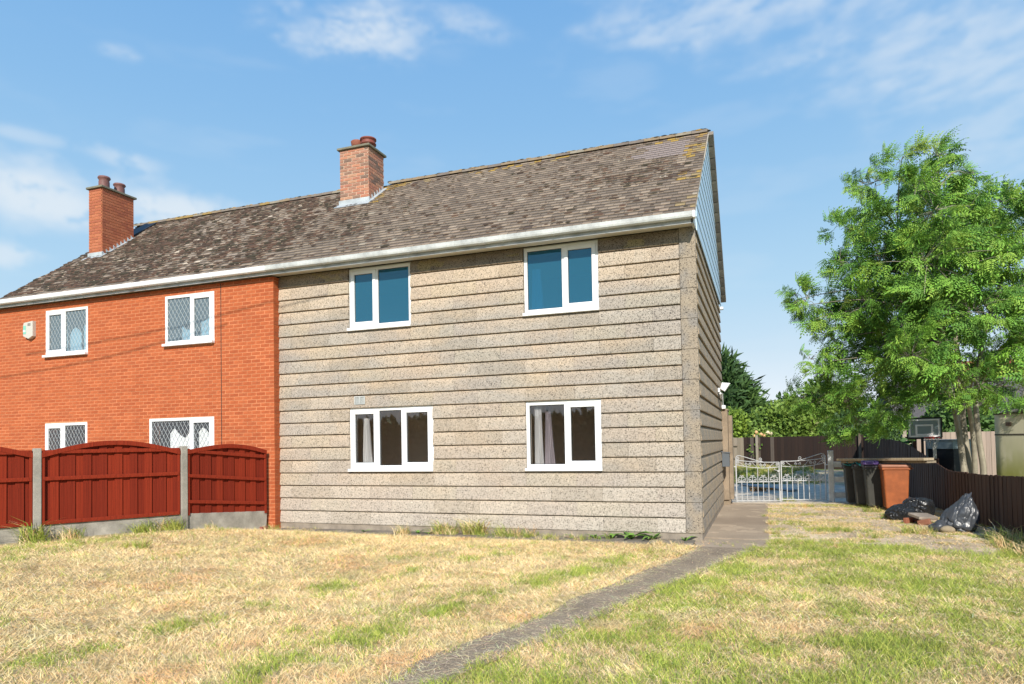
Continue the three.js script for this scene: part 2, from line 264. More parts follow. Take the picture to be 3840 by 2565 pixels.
{
  const r = rng(11), wl = Object.values(wins);
  let pi = 0;
  for (let k = 0; k <= 20; k++) {                       // k: number of the lap line under this course counted from the eaves
    const y0 = k === 20 ? 0.02 : lineY(k), y1 = k === 0 ? 5.135 : k === 20 ? 0.13 : lineY(k - 1);
    if (k === 20) continue;
    // joints every two units, staggered by one unit between courses
    let xs = [XR]; for (let x = XR - (k % 2 ? 1 : 2) * UNIT; x > XL + 0.15; x -= 2 * UNIT) xs.push(x); xs.push(XL);
    for (let i = 0; i < xs.length - 1; i++) {
      let spans = [[xs[i + 1] + 0.0015, xs[i] - 0.0015]];
      for (const [wx0, wx1, wy0, wy1] of wl) {          // cut round the windows
        if (wy0 < y1 - 0.012 && wy1 > y0 + 0.02) spans = spans.flatMap(([a, b]) => b <= wx0 || a >= wx1 ? [[a, b]] : [...(a < wx0 - 0.03 ? [[a, wx0]] : []), ...(b > wx1 + 0.03 ? [[wx1, b]] : [])]);
      }
      for (const [a, b] of spans) {
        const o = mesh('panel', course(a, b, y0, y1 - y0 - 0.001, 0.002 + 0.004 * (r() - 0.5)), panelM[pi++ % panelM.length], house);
        o.rotation.z = 0; o.position.y = 0.0015 * (r() - 0.5);
      }
    }
  }
  // walls behind the panels: front with openings, back, gable end, party wall, floors
  const s = new THREE.Shape([[XL, 0.0], [0 - 0.03, 0.0], [0 - 0.03, 5.14], [XL, 5.14]].map((p) => new THREE.Vector2(...p)));
  for (const [x0, x1, y0, y1] of wl) s.holes.push(new THREE.Path([[x0 + 0.02, y0 + 0.02], [x1 - 0.02, y0 + 0.02], [x1 - 0.02, y1 - 0.005], [x0 + 0.02, y1 - 0.005]].map((p) => new THREE.Vector2(...p))));
  const fw = new THREE.ExtrudeGeometry(s, { depth: 0.19, bevelEnabled: false }).translate(0, 0, -0.26);
  mesh('wall', [fw, BB(XL, -0.03, 0, 5.1, DEP + 0.02, DEP + 0.2), BB(-0.22, -0.03, 0, 5.1, DEP + 0.2, -0.26), BB(XL, XL + 0.12, 0, 5.1, DEP + 0.2, -0.26)], M.inside, house);
  mesh('inner_floor', [BB(XL + 0.12, -0.22, 0.1, 0.3, DEP + 0.2, -0.26), BB(XL + 0.12, -0.22, 2.66, 2.86, DEP + 0.2, -0.26)], M.insideFloor, house);
  mesh('inner_ceiling', [BB(XL + 0.12, -0.22, 5.06, 5.1, DEP + 0.2, -0.26)], M.inside, house);
  mesh('inner_wall', [BB(-3.9, -3.8, 0.3, 5.06, DEP + 0.2, -0.26), BB(XL + 0.12, -3.9, 0.3, 5.06, -2.3, -2.2), BB(-3.8, -0.22, 0.3, 5.06, -2.3, -2.2)], M.inside, house);
  mesh('plinth', [BB(XL, 0.012, -0.1, 0.128, -0.3, 0.012), BB(-0.3, 0.014, -0.1, 0.128, DEP, -0.3)], plinthM, house);
  // corner blocks
  for (let j = 0; j < 10; j++) { const y0 = 0.13 + j * 0.5, y1 = Math.min(5.135, y0 + 0.497); mesh('corner_block', RBB(XR + 0.003, 0.02, y0, y1, -0.09, 0.022, 0.008), quoinM, house); }
  // gable side courses
  for (let k = 0; k <= 19; k++) {
    const y0 = lineY(k), y1 = k === 0 ? 5.1 : lineY(k - 1), g = course(0, -DEP - 0.09, y0, y1 - y0 - 0.001, 0.004);
    g.rotateY(PI / 2).translate(0, 0, -0.09);
    mesh('side_panel', boxUV(g), sideM, house);
  }
}
// ---- windows
function windowUnit(parent, [x0, x1, y0, y1], z, cells, glass, opts = {}) {
  // cells: [width share, opening sash?]; frame 65, mullion 60, sash 55 mm
  const f = 0.062, mu = 0.06, sa = 0.056, sill = 0.055, inner = x1 - x0 - 2 * f - mu * (cells.length - 1), tot = cells.reduce((a, c) => a + c[0], 0);
  const w = new THREE.Group(); w.name = 'window'; w.position.set(0, 0, z); parent.add(w);
  const zf = 0.0, fr = [];
  fr.push(RBB(x0, x0 + f, y0 + sill, y1, -0.07, zf, 0.006), RBB(x1 - f, x1, y0 + sill, y1, -0.07, zf, 0.006), RBB(x0 + f, x1 - f, y1 - f, y1, -0.07, zf - 0.001, 0.006), RBB(x0 + f, x1 - f, y0 + sill, y0 + sill + f, -0.07, zf - 0.001, 0.006));
  let x = x0 + f; const panes = [], sashes = [], seals = [], lead = [];
  cells.forEach(([share, open], i) => {
    const cw = inner * share / tot, a = x, b = x + cw, ya = y0 + sill + f, yb = y1 - f;
    if (i < cells.length - 1) fr.push(RBB(b, b + mu, ya, yb, -0.07, zf - 0.002, 0.005));
    let pa = a, pb = b, pya = ya, pyb = yb, pz = -0.03;
    if (open) {
      sashes.push([RBB(a - 0.012, a + sa, ya - 0.012, yb + 0.012, -0.05, zf + 0.016, 0.006), RBB(b - sa, b + 0.012, ya - 0.012, yb + 0.012, -0.05, zf + 0.016, 0.006), RBB(a + sa, b - sa, yb - sa, yb + 0.012, -0.05, zf + 0.015, 0.006), RBB(a + sa, b - sa, ya - 0.012, ya + sa, -0.05, zf + 0.015, 0.006)]);
      pa = a + sa; pb = b - sa; pya = ya + sa; pyb = yb - sa; pz = -0.02;
    }
    for (const [u0, u1, v0, v1] of [[pa, pa + 0.008, pya, pyb], [pb - 0.008, pb, pya, pyb], [pa + 0.008, pb - 0.008, pyb - 0.008, pyb], [pa + 0.008, pb - 0.008, pya, pya + 0.008]]) seals.push(BB(u0, u1, v0, v1, pz - 0.012, pz + 0.004));
    panes.push([pa, pb, pya, pyb, pz]);
    if (opts.lattice) {
      const dx = 0.105, dy = 0.17, clip = (px, py, qx, qy) => { // clip a segment to the pane
        let t0 = 0, t1 = 1; const ddx = qx - px, ddy = qy - py;
        for (const [p, q] of [[-ddx, px - pa], [ddx, pb - px], [-ddy, py - pya], [ddy, pyb - py]]) { if (Math.abs(p) < 1e-9) { if (q < 0) return; } else { const r = q / p; if (p < 0) t0 = Math.max(t0, r); else t1 = Math.min(t1, r); } }
        if (t1 - t0 < 1e-3) return; const A = V(px + ddx * t0, py + ddy * t0, pz + 0.004), C = V(px + ddx * t1, py + ddy * t1, pz + 0.004), L = A.distanceTo(C);
        const g = B(0.0055, L, 0.004); g.rotateZ(-Math.atan2(C.x - A.x, C.y - A.y)); g.translate((A.x + C.x) / 2, (A.y + C.y) / 2, pz + 0.004); lead.push(g);
      };
      const hgt = pyb - pya, run = hgt * dx / dy;
      for (let t = -run - dx; t < pb - pa + dx; t += dx) { clip(pa + t, pya, pa + t + run, pyb); clip(pa + t + run, pya, pa + t, pyb); }
    }
    x = b + mu;
  });
  mesh('frame', fr, M.white, w);
  sashes.forEach((s) => mesh('sash', s, M.white, w));
  mesh('seal', seals, M.seal, w);
  panes.forEach(([a, b, c, d, pz]) => { const g = new THREE.PlaneGeometry(b - a - 0.004, d - c - 0.004).translate((a + b) / 2, (c + d) / 2, pz); mesh('pane', g, glass, w); });
  if (lead.length) mesh('lattice', lead, M.leading, w);
  mesh('sill', RBB(x0 - 0.015, x1 + 0.01, y0, y0 + sill, -0.07, 0.085, 0.008), M.white, w);
  if (opts.head) mesh('head_trim', RBB(x0, x1, y1, y1 + 0.028, -0.06, 0.012, 0.004), M.whiteOld, w);
  return w;
}
windowUnit(house, wins.UL, -0.02, [[0.52, 1], [0.66, 0]], M.glassBlue);
windowUnit(house, wins.UR, -0.02, [[0.64, 0], [0.54, 1]], M.glassBlue);
windowUnit(house, wins.LL, -0.02, [[0.52, 1], [0.47, 0], [0.55, 1]], M.glass, { head: 1 });
windowUnit(house, wins.LR, -0.02, [[0.64, 0], [0.54, 1]], M.glass, { head: 1 });
// shallow white head lining between the upper windows and the soffit
// ---- eaves
function eaves(parent, x0, x1, old) {
  mesh('soffit', BB(x0, x1, 5.135, 5.15, 0.0, 0.315), mat('cream_soffit', [0.70, 0.66, 0.57], 0.6), parent);
  mesh('fascia', RBB(x0, x1, 5.095, 5.265, 0.315, 0.335, 0.004), M.fascia, parent);
  const outer = [[0.337, 5.258], [0.337, 5.19], [0.352, 5.163], [0.38, 5.152], [0.41, 5.155], [0.432, 5.172], [0.44, 5.2], [0.442, 5.258]], inner = [[0.436, 5.262], [0.434, 5.2], [0.427, 5.177], [0.408, 5.161], [0.38, 5.158], [0.356, 5.168], [0.343, 5.19], [0.341, 5.262]];
  const s = new THREE.Shape([...outer, ...inner].map(([z, y]) => new THREE.Vector2(-z, y))), g = new THREE.ExtrudeGeometry(s, { depth: x1 - x0, bevelEnabled: false }); g.rotateY(PI / 2).translate(x0, 0, 0);
  mesh('gutter', boxUV(g), old, parent);
  const ring = (x, w = 0.03) => { const k = (o, c) => outer.map(([z, y]) => [0.39 + (z - 0.39) * c, 5.215 + (y - 5.215) * c]); const p = [...k(0, 1.10), ...k(0, 1.01).reverse()]; const gg = new THREE.ExtrudeGeometry(new THREE.Shape(p.map(([z, y]) => new THREE.Vector2(-z, y))), { depth: w, bevelEnabled: false }); return gg.rotateY(PI / 2).translate(x - w / 2, 0, 0); };
  for (let x = x1 - 0.45; x > x0; x -= 0.92) mesh('gutter_bracket', boxUV(ring(x)), old, parent);
  for (let x = x1 - 3.6; x > x0 + 1; x -= 3.9) mesh('gutter_joint', boxUV(ring(x, 0.13)), old, parent);
}
eaves(house, XL, 0.02, M.whiteOld);
mesh('gutter_end', RBB(0.02, 0.065, 5.150, 5.264, 0.335, 0.447, 0.01), M.white, house);
mesh('box_end', [BB(-0.01, 0.03, 5.09, 5.26, 0.02, 0.335)], M.whiteOld, house);
// ---- roof
function roofAt(x, t, lift = 0) { return V(x, EY + Math.sin(slopeA) * t + Math.cos(slopeA) * lift, EZ - Math.cos(slopeA) * t + Math.sin(slopeA) * lift); }
const tileGeo = (() => {                                 // worn pale butt edge painted brighter as sunlit, dirt and moss at the head where the next course begins
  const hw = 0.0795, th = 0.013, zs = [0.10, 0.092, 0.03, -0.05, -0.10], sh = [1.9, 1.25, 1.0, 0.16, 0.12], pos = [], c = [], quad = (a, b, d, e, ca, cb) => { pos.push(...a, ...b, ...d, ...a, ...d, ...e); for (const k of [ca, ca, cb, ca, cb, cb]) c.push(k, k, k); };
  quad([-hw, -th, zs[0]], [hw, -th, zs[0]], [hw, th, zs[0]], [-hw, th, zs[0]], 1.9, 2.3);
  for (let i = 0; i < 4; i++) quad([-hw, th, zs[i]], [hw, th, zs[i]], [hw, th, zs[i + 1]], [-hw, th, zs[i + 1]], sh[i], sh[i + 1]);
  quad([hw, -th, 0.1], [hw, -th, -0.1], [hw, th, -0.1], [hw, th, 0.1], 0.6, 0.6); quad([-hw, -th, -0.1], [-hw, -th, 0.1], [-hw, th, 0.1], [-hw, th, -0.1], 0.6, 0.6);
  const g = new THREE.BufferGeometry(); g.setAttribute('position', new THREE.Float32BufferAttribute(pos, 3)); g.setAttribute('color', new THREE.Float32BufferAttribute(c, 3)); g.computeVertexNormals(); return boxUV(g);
})();
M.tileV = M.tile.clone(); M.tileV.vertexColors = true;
const pitchQ = new THREE.Quaternion().setFromEuler(new THREE.Euler(slopeA, 0, 0));
function roof(parent, x0, x1, seed, tone, mossAmt, holes) {
  const mossTint = x0 < -10 ? 0.14 : 0.07, r = rng(seed), items = [], rows = 31, gauge = slopeL / rows, ncol = Math.round((x1 - x0) / 0.165), wcol = (x1 - x0) / ncol;
  mesh('roof_deck', (() => { const s = new THREE.Shape([[EZ - 0.02, EY - 0.045], [RZ, RY - 0.05], [2 * RZ - EZ + 0.02, EY - 0.045], [2 * RZ - EZ + 0.02, EY - 0.1], [RZ, RY - 0.11], [EZ - 0.02, EY - 0.1]].map(([z, y]) => new THREE.Vector2(-z, y))); return boxUV(new THREE.ExtrudeGeometry(s, { depth: x1 - x0 - 0.04, bevelEnabled: false }).rotateY(PI / 2).translate(x0 + 0.02, 0, 0)); })(), M.underlay, parent);
  // rear slope: never seen from the front, one tiled sheet
  mesh('rear_slope', (() => { const g = B(x1 - x0, 0.03, slopeL); g.rotateX(-slopeA); g.translate((x0 + x1) / 2, (EY + RY) / 2 + 0.0, RZ - (EZ - RZ) / 2); return g; })(), palMat(M.tile, tone[0]), parent);
  const tilt = -0.055;
  for (let j = 0; j < rows; j++) for (let i = 0; i < ncol + (j % 2); i++) {
    const x = x0 + wcol * (i + 0.5 - (j % 2) * 0.5), t = j * gauge + 0.055;
    if (x < x0 + 0.30 * t / slopeL && x0 < -10) continue;
    let xx = clamp(x, x0 + wcol * 0.25, x1 - wcol * 0.25), half = xx !== x;
    if (holes.some(([a, b, c, d]) => xx > a && xx < b && t > c && t < d)) continue;
    const p = roofAt(xx, t, 0.012 + 0.004 * r());
    const n = fbm(xx * 0.8, t * 1.1, 4, seed), m = fbm(xx * 2.3, t * 2.3, 3, seed + 5);
    let c = tone[Math.floor(clamp(n * 1.5 - 0.25 + 0.5 * (r() - 0.5)) * 4.999)];
    const mo = mossAmt(xx, t) + 0.5 * (m - 0.5);
    if (r() < mo * mossTint) c = tone[5 + Math.floor(r() * 2)];
    else if (r() < (x0 < -10 ? 0.03 : 0.012)) c = tone[8];
    else { const k = 0.74 + 0.56 * r() * (0.6 + 0.8 * r()); c = c.map((v) => v * k); }
    if (holes.patch && holes.patch(xx, t)) c = [0.36, 0.285, 0.25];
    if (holes.lichen && holes.lichen(xx, t, r)) c = [[0.44, 0.28, 0.09], [0.40, 0.29, 0.14], [0.50, 0.32, 0.07]][Math.floor(r() * 3)];
    const q = new THREE.Quaternion().setFromEuler(new THREE.Euler(slopeA + tilt + 0.02 * (r() - 0.5), 0.03 * (r() - 0.5), 0.03 * (r() - 0.5)));
    const mm = new THREE.Matrix4().compose(p, q, V(half ? 0.5 * wcol / 0.165 : wcol / 0.165, 1, 1));
    items.push({ m: mm, c });
  }
  const rf = new THREE.Group(); rf.name = 'roof'; parent.add(rf);
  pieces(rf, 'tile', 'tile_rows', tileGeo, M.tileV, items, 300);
  // ridge tiles
  const nr = Math.round((x1 - x0) / 0.33), rw = (x1 - x0) / nr, ridge = (() => { const s = []; for (let i = 0; i <= 8; i++) { const a = PI * (0.04 + 0.92 * i / 8); s.push([0.125 * Math.cos(a), 0.115 * Math.sin(a)]); } for (let i = 8; i >= 0; i--) { const a = PI * (0.04 + 0.92 * i / 8); s.push([0.108 * Math.cos(a), 0.098 * Math.sin(a)]); } return boxUV(new THREE.ExtrudeGeometry(new THREE.Shape(s.map((p) => new THREE.Vector2(...p))), { depth: rw - 0.006, bevelEnabled: false }).rotateY(PI / 2)); })();
  const rc = [[0.377, 0.279, 0.172], [0.312, 0.254, 0.198], [0.451, 0.303, 0.103], [0.271, 0.221, 0.181], [0.41, 0.353, 0.258]];
  for (let i = 0; i < nr; i++) { if (holes.some(([a, b, c, d]) => x0 + (i + 0.5) * rw > a && x0 + (i + 0.5) * rw < b && d > slopeL - 0.1)) continue; const o = mesh('ridge_tile', ridge, palMat(M.tile, rc[Math.floor(r() * 5)]), rf); o.position.set(x0 + i * rw, RY - 0.035 + 0.008 * r(), RZ); }
  // moss cushions
  const mg = new THREE.IcosahedronGeometry(0.045, 1); { const p = mg.attributes.position; for (let i = 0; i < p.count; i++) { const k = 0.75 + 0.5 * hash(Math.round(p.getX(i) * 900), Math.round(p.getZ(i) * 900), 3); p.setXYZ(i, p.getX(i) * k, p.getY(i) * 0.55 * k, p.getZ(i) * k); } mg.computeVertexNormals(); }
  const ml = [];
  for (let i = 0; i < 26000; i++) {
    const x = x0 + 0.1 + r() * (x1 - x0 - 0.2), j = Math.floor(r() * rows), t = j * gauge - 0.02 + 0.03 * r();
    if (holes.some(([a, b, c, d]) => x > a && x < b && t > c && t < d) || t < 0.05) continue;
    if (holes.patch && holes.patch(x, t)) continue;
    const mo = mossAmt(x, t) * (0.25 + 1.5 * ss(0.42, 0.72, fbm(x * 2.6, t * 2.6, 3, seed + 5)));
    if (r() > mo * (x0 < -10 ? 0.40 : 0.26)) continue;
    const p = roofAt(x, t, 0.03), s = (x0 < -10 ? 0.5 : 0.4) + (x0 < -10 ? 1.0 : 0.7) * r() * r();
    ml.push({ m: new THREE.Matrix4().compose(p, pitchQ, V(s * (1 + r()), s * 0.8, s)), c: [[0.055, 0.034, 0.022], [0.075, 0.045, 0.028], [0.045, 0.035, 0.02], [0.10, 0.055, 0.035]][Math.floor(r() * 4)] });
  }
  const top = [];
  for (let i = 0; i < (x1 - x0) * 26; i++) { const x = x0 + r() * (x1 - x0); if (holes.some(([a, b]) => x > a && x < b)) continue; const s = 0.35 + 0.6 * r(), a = (r() - 0.5) * 1.6; top.push({ m: new THREE.Matrix4().compose(V(x, RY - 0.04 + 0.115 * Math.cos(a), RZ + 0.12 * Math.sin(a)), new THREE.Quaternion(), V(s * 1.4, s * 0.9, s)), c: [[0.06, 0.06, 0.05], [0.42, 0.25, 0.05], [0.09, 0.075, 0.05], [0.34, 0.27, 0.16], [0.05, 0.05, 0.045]][Math.floor(r() * 5)] }); }
  pieces(rf, 'moss_clump', 'moss', mg, M.moss, [...ml, ...top], 0);
  return rf;
}
const tone1 = [[0.258, 0.193, 0.135], [0.276, 0.206, 0.147], [0.287, 0.218, 0.155], [0.303, 0.231, 0.164], [0.266, 0.201, 0.143], [0.125, 0.084, 0.058], [0.162, 0.112, 0.077], [0.096, 0.07, 0.051], [0.442, 0.364, 0.27]];
const tone2 = [[0.258, 0.192, 0.134], [0.299, 0.226, 0.162], [0.34, 0.261, 0.189], [0.381, 0.294, 0.217], [0.289, 0.216, 0.152], [0.123, 0.084, 0.056], [0.165, 0.113, 0.074], [0.123, 0.088, 0.065], [0.721, 0.589, 0.443]];
const chA = { x0: -8.37, x1: -7.59, z0: -3.12, z1: -2.41, top: 8.71 };
const tOf = (z) => (EZ - z) / Math.cos(slopeA);
const holesG = [[chA.x0, chA.x1, tOf(chA.z1), slopeL + 1]];
holesG.patch = (x, t) => x > -1.25 - 0.15 * Math.sin(t * 9) && x < -0.3 && t > 3.35 && t < slopeL - 0.3;
holesG.lichen = (x, t, r) => (x > -0.35 && (fbm(2, t * 2.2, 2, 7) > 0.50) && r() < 0.55) || (t > slopeL - 0.35 && fbm(x * 1.4, 5, 3, 9) > 0.5 && r() < 0.45) || (x > -7.6 && x < -7.3 && t > 3.4 && r() < 0.7);
roof(house, XL, 0.055, 21, tone1, (x, t) => 0.85 * ss(-6.2, -7.8, x) * ss(0.6, 1.4, t) + 0.75 * ss(0.9, 0.2, Math.hypot((x + 1.0) / 1.4, (t - 2.3) / 1.1)) + 0.13 + 0.25 * ss(0.7, 0.2, Math.hypot((x + 1.9) / 1.0, (t - 1.3) / 0.6)), holesG);
// newer smooth patch of tiles near the ridge
// gable cladding, verge
{
  const gx = 0.028, zc = RZ, half = (y) => (RY - 0.09 - y) / Math.tan(slopeA);
  const n = 13, h0 = 5.06, hh = (RY - 0.10 - h0) / n;
  for (let i = 0; i < n; i++) {
    const y0 = h0 + i * hh, y1 = y0 + hh, a = Math.min(half(y0), -zc + 0.03), b = Math.max(0.02, Math.min(half(y1), -zc + 0.03));
    const s = new THREE.Shape([[-a, y0], [a, y0], [b, y1], [-b, y1]].map((p) => new THREE.Vector2(...p)));
    const g = new THREE.ExtrudeGeometry(s, { depth: 0.016, bevelEnabled: false }); // each board leans: its foot stands proud
    const p = g.attributes.position; for (let k = 0; k < p.count; k++) p.setZ(k, p.getZ(k) + 0.011 * (1 - (p.getY(k) - y0) / hh));
    g.computeVertexNormals(); g.rotateY(PI / 2).translate(gx, 0, zc);
    mesh('cladding_board', boxUV(g), M.cladding, house);
  }
  mesh('gable_wall', boxUV(new THREE.ExtrudeGeometry(new THREE.Shape([[-3.4, 5.1], [3.4, 5.1], [0, RY - 0.16]].map((p) => new THREE.Vector2(...p))), { depth: 0.1, bevelEnabled: false }).rotateY(PI / 2).translate(-0.09, 0, zc)), M.inside, house);
  const strip = (side, w, x, lift, len0, len1) => { const L = len1 - len0, g = B(w, 0.035, L); g.rotateX(side * slopeA); const t = (len0 + len1) / 2; const p = roofAt(0, t, lift); g.translate(x, p.y, side > 0 ? p.z : 2 * RZ - p.z); return g; };
  mesh('verge_mortar', [strip(1, 0.05, 0.045, -0.03, 2.9, slopeL - 0.05), strip(1, 0.03, 0.04, -0.035, 0.1, 2.9)], mat('verge_mortar', [0.62, 0.55, 0.45], 0.95, { map: fineNoise }), house);
  for (let i = 0; i < 17; i++) { const L = slopeL / 17, g = RB(0.13, 0.13, L - 0.012, 0.006); g.rotateX(-slopeA); const p = roofAt(0, slopeL - (i + 0.5) * L, -0.02); g.translate(0.10, p.y, 2 * RZ - p.z); mesh('verge_tile', g, palMat(M.tile, [[0.36, 0.31, 0.25], [0.42, 0.36, 0.28], [0.31, 0.26, 0.21]][i % 3]), house); }
  mesh('rear_gutter_end', RBB(-0.3, 0.09, 5.04, 5.12, 2 * RZ - 0.47, 2 * RZ - 0.36, 0.02), M.white, house);
}
// ---- chimneys
function chimney(parent, { x0, x1, z0, z1, top }, y0, seed, pal, mortarM, pots) {
  const c = new THREE.Group(); c.name = 'chimney'; parent.add(c);
  mesh('chimney_core', BB(x0 + 0.004, x1 - 0.004, y0, top, z0 + 0.004, z1 - 0.004), mortarM, c);
  const r = rng(seed), n = Math.floor((top - y0) / 0.075), items = [], bw = 0.225;
  for (let j = 0; j < n; j++) {
    const y = top - 0.0375 - j * 0.075;
    for (const face of [0, 1]) {                         // 0: front, 1: right side
      const L = face ? z1 - z0 : x1 - x0, off = (j + face) % 2 ? 0.1125 : 0;
      for (let s = -off; s < L - 0.02; s += bw) {
        const a = Math.max(0.0, s), b = Math.min(L, s + bw) - 0.010; if (b - a < 0.03) continue;
        const mid = (a + b) / 2, len = b - a - 0.006, dz = 0.002 * r();
        const geo = B(1, 1, 1);
        const m = face ? T(x1 - 0.03 + dz, y, z1 - mid, 0, 0, 0, 0.07, 0.058, len) : T(x0 + mid, y, z1 - 0.03 + dz, 0, 0, 0, len, 0.058, 0.07);
        if (face && a < 0.001) m.setPosition(x1 - 0.03 + dz, y, z1 - mid - 0.001);
        items.push({ m, c: pal[Math.floor(r() * pal.length)] });
      }
    }
  }
  pieces(c, 'brick', 'brick_courses', B(1, 1, 1), M.brick, items, 300);
  mesh('chimney_cap', RBB(x0 - 0.055, x1 + 0.055, top, top + 0.055, z0 - 0.055, z1 + 0.055, 0.012), mat('mossy_cap', [0.33, 0.31, 0.22], 0.95, { map: concreteTex }), c);
  for (const [px, pz, prof, m] of pots) { const g = new THREE.LatheGeometry(prof.map((q) => new THREE.Vector2(...q)), 20); g.translate(px, top + 0.055, pz); mesh('chimney_pot', g, m, c); }
  // lead flashing: apron at the foot, stepped up the side
  const yF = roofAt(0, tOf(z1), 0).y;
  const parts = [RBB(x0 - 0.03, x1 + 0.02, yF - 0.03, yF + 0.135, z1 + 0.004, z1 + 0.02, 0.004)];
  const apron = B(x1 - x0 + 0.16, 0.012, 0.16); apron.rotateX(slopeA); const ap = roofAt(0, tOf(z1) - 0.09, 0.034); apron.translate((x0 + x1) / 2, ap.y, ap.z); parts.push(apron);
  const side = [], L = z1 - z0, ns = Math.round(L / 0.11);
  const pts = [[0, -0.06]]; pts.push([L, -0.06 + 0]);
  const sh = new THREE.Shape(); const slope = Math.tan(slopeA);
  sh.moveTo(0, yF - 0.06); for (let i = 0; i < ns; i++) { const s0 = L * i / ns, s1 = L * (i + 1) / ns; sh.lineTo(s0, yF + s0 * slope + 0.15); sh.lineTo(s1, yF + s0 * slope + 0.07); } sh.lineTo(L, yF + L * slope - 0.06);
  side.push(boxUV(new THREE.ExtrudeGeometry(sh, { depth: 0.012, bevelEnabled: false }).rotateY(PI / 2).translate(x1 + 0.008, 0, z1)));
  const so = B(0.10, 0.012, L / Math.cos(slopeA)); so.rotateX(slopeA); const sp = roofAt(0, tOf((z0 + z1) / 2), 0.036); so.translate(x1 + 0.055, sp.y, sp.z); side.push(so);
  mesh('flashing', [...parts, ...side], M.lead, c);
  return c;
}
const pal1 = [[0.66, 0.27, 0.16], [0.60, 0.25, 0.16], [0.72, 0.32, 0.19], [0.52, 0.26, 0.17], [0.40, 0.23, 0.16], [0.68, 0.36, 0.22], [0.60, 0.30, 0.20], [0.30, 0.19, 0.14]];
const potLow = [[0.10, 0], [0.105, 0.10], [0.12, 0.115], [0.12, 0.135], [0.14, 0.15], [0.155, 0.24], [0.14, 0.255], [0.12, 0.24], [0.09, 0.15], [0.09, 0]];
const potWide = [[0.15, 0], [0.15, 0.09], [0.19, 0.095], [0.19, 0.125], [0.165, 0.13], [0.165, 0.205], [0.195, 0.21], [0.195, 0.24], [0.15, 0.245], [0.14, 0.15], [0.14, 0]];
chimney(house, chA, 7.3, 31, pal1, mat('pale_chimney_mortar', [0.95, 0.74, 0.56], 0.95, { map: fineNoise }), [[-8.08, -2.72, potLow, M.terracotta], [-7.75, -2.68, potWide, mat('red_pot', [0.33, 0.085, 0.055], 0.6, { map: fineNoise })]]);

// ------------------------------------------------------------------ orange brick house
const BZ = 0.183, BXL = -16.5;
const bhouse = thing('orange_brick_house', 'orange brick house, left half of the pair, with mossy tiled roof and lattice windows', 'house');
const bw = { A: [-14.735, -13.385, 3.83, 4.935], Bw: [-11.09, -9.75, 3.85, 4.945], C: [-14.755, -13.405, 1.14, 2.295], D: [-11.55, -9.77, 1.14, 2.312] };
{
  const wl = Object.values(bw), s = new THREE.Shape([[BXL, 0.0], [XL - 0.004, 0.0], [XL - 0.004, 5.1], [BXL, 5.1]].map((p) => new THREE.Vector2(...p)));
  for (const [x0, x1, y0, y1] of wl) s.holes.push(new THREE.Path([[x0, y0], [x1, y0], [x1, y1], [x0, y1]].map((p) => new THREE.Vector2(...p))));
  mesh('wall', [boxUV(new THREE.ExtrudeGeometry(s, { depth: BZ - 0.004 + 0.1, bevelEnabled: false }).translate(0, 0, -0.1)), BB(BXL, XL - 0.01, 0, 5.1, DEP, DEP + 0.2), BB(BXL, BXL + 0.2, 0, 5.1, DEP, -0.1), BB(XL - 0.15, XL - 0.01, 0, 5.1, DEP + 0.2, -0.1), BB(BXL + 0.2, XL - 0.15, 2.6, 2.8, DEP + 0.2, -0.1), BB(BXL + 0.2, XL - 0.15, 5.0, 5.1, DEP + 0.2, -0.1), BB(BXL + 0.2, XL - 0.15, 0.0, 0.2, DEP + 0.2, -0.1)], M.mortar, bhouse);
  const r = rng(41), items = [], pal = [[0.615, 0.142, 0.042], [0.655, 0.158, 0.048], [0.575, 0.130, 0.039], [0.69, 0.172, 0.054], [0.60, 0.147, 0.048], [0.635, 0.150, 0.045]];
  const JX = -9.572;
  for (let j = 0; j < 68; j++) {
    const y = 0.0375 + j * 0.075, y0 = y - 0.033, y1 = y + 0.033; if (y1 > 5.1) continue;
    let xs = [];
    for (let x = XL + 0.003; x > BXL; x -= 0.225) { const first = x > XL - 0.01; if (first && j % 2) { xs.push([x - 0.1125 + 0.009, x]); x += 0.1125; } else xs.push([x - 0.214, x]); }
    for (let [a, b] of xs) {
      let spans = [[Math.max(a, BXL), b]];
      for (const [wx0, wx1, wy0, wy1] of [...wl, [JX - 0.008, JX + 0.008, 0, 6]]) if (wy0 < y1 - 0.005 && wy1 > y0 + 0.005) spans = spans.flatMap(([p, q]) => q <= wx0 || p >= wx1 ? [[p, q]] : [...(p < wx0 - 0.025 ? [[p, wx0 - 0.003]] : []), ...(q > wx1 + 0.025 ? [[wx1 + 0.003, q]] : [])]);
      const corner = b > XL;
      for (const [p, q] of spans) { const d = corner ? 0.178 : 0.09; items.push({ m: T((p + q) / 2, y, BZ - d / 2 + 0.0025 * (r() - 0.5), 0, 0.004 * (r() - 0.5), 0, q - p - 0.003, 0.062, d), c: pal[Math.floor(r() * pal.length)] }); }
    }
  }
  pieces(bhouse, 'brick', 'brick_courses', B(1, 1, 1), M.brick, items, 300);
  mesh('expansion_joint', BB(JX - 0.006, JX + 0.006, 0.1, 5.09, BZ - 0.02, BZ + 0.003), M.black, bhouse);
  windowUnit(bhouse, bw.A, BZ + 0.0, [[0.52, 1], [0.66, 0]], M.glassNet, { lattice: 1 });
  windowUnit(bhouse, bw.Bw, BZ + 0.0, [[0.64, 0], [0.54, 1]], M.glassNet, { lattice: 1 });
  windowUnit(bhouse, bw.C, BZ + 0.0, [[0.52, 1], [0.66, 0]], M.glass, { lattice: 1 });
  windowUnit(bhouse, bw.D, BZ + 0.0, [[1.06, 0], [0.54, 1]], M.glass, { lattice: 1 });
  eaves(bhouse, BXL - 0.2, XL - 0.002, M.white);
}
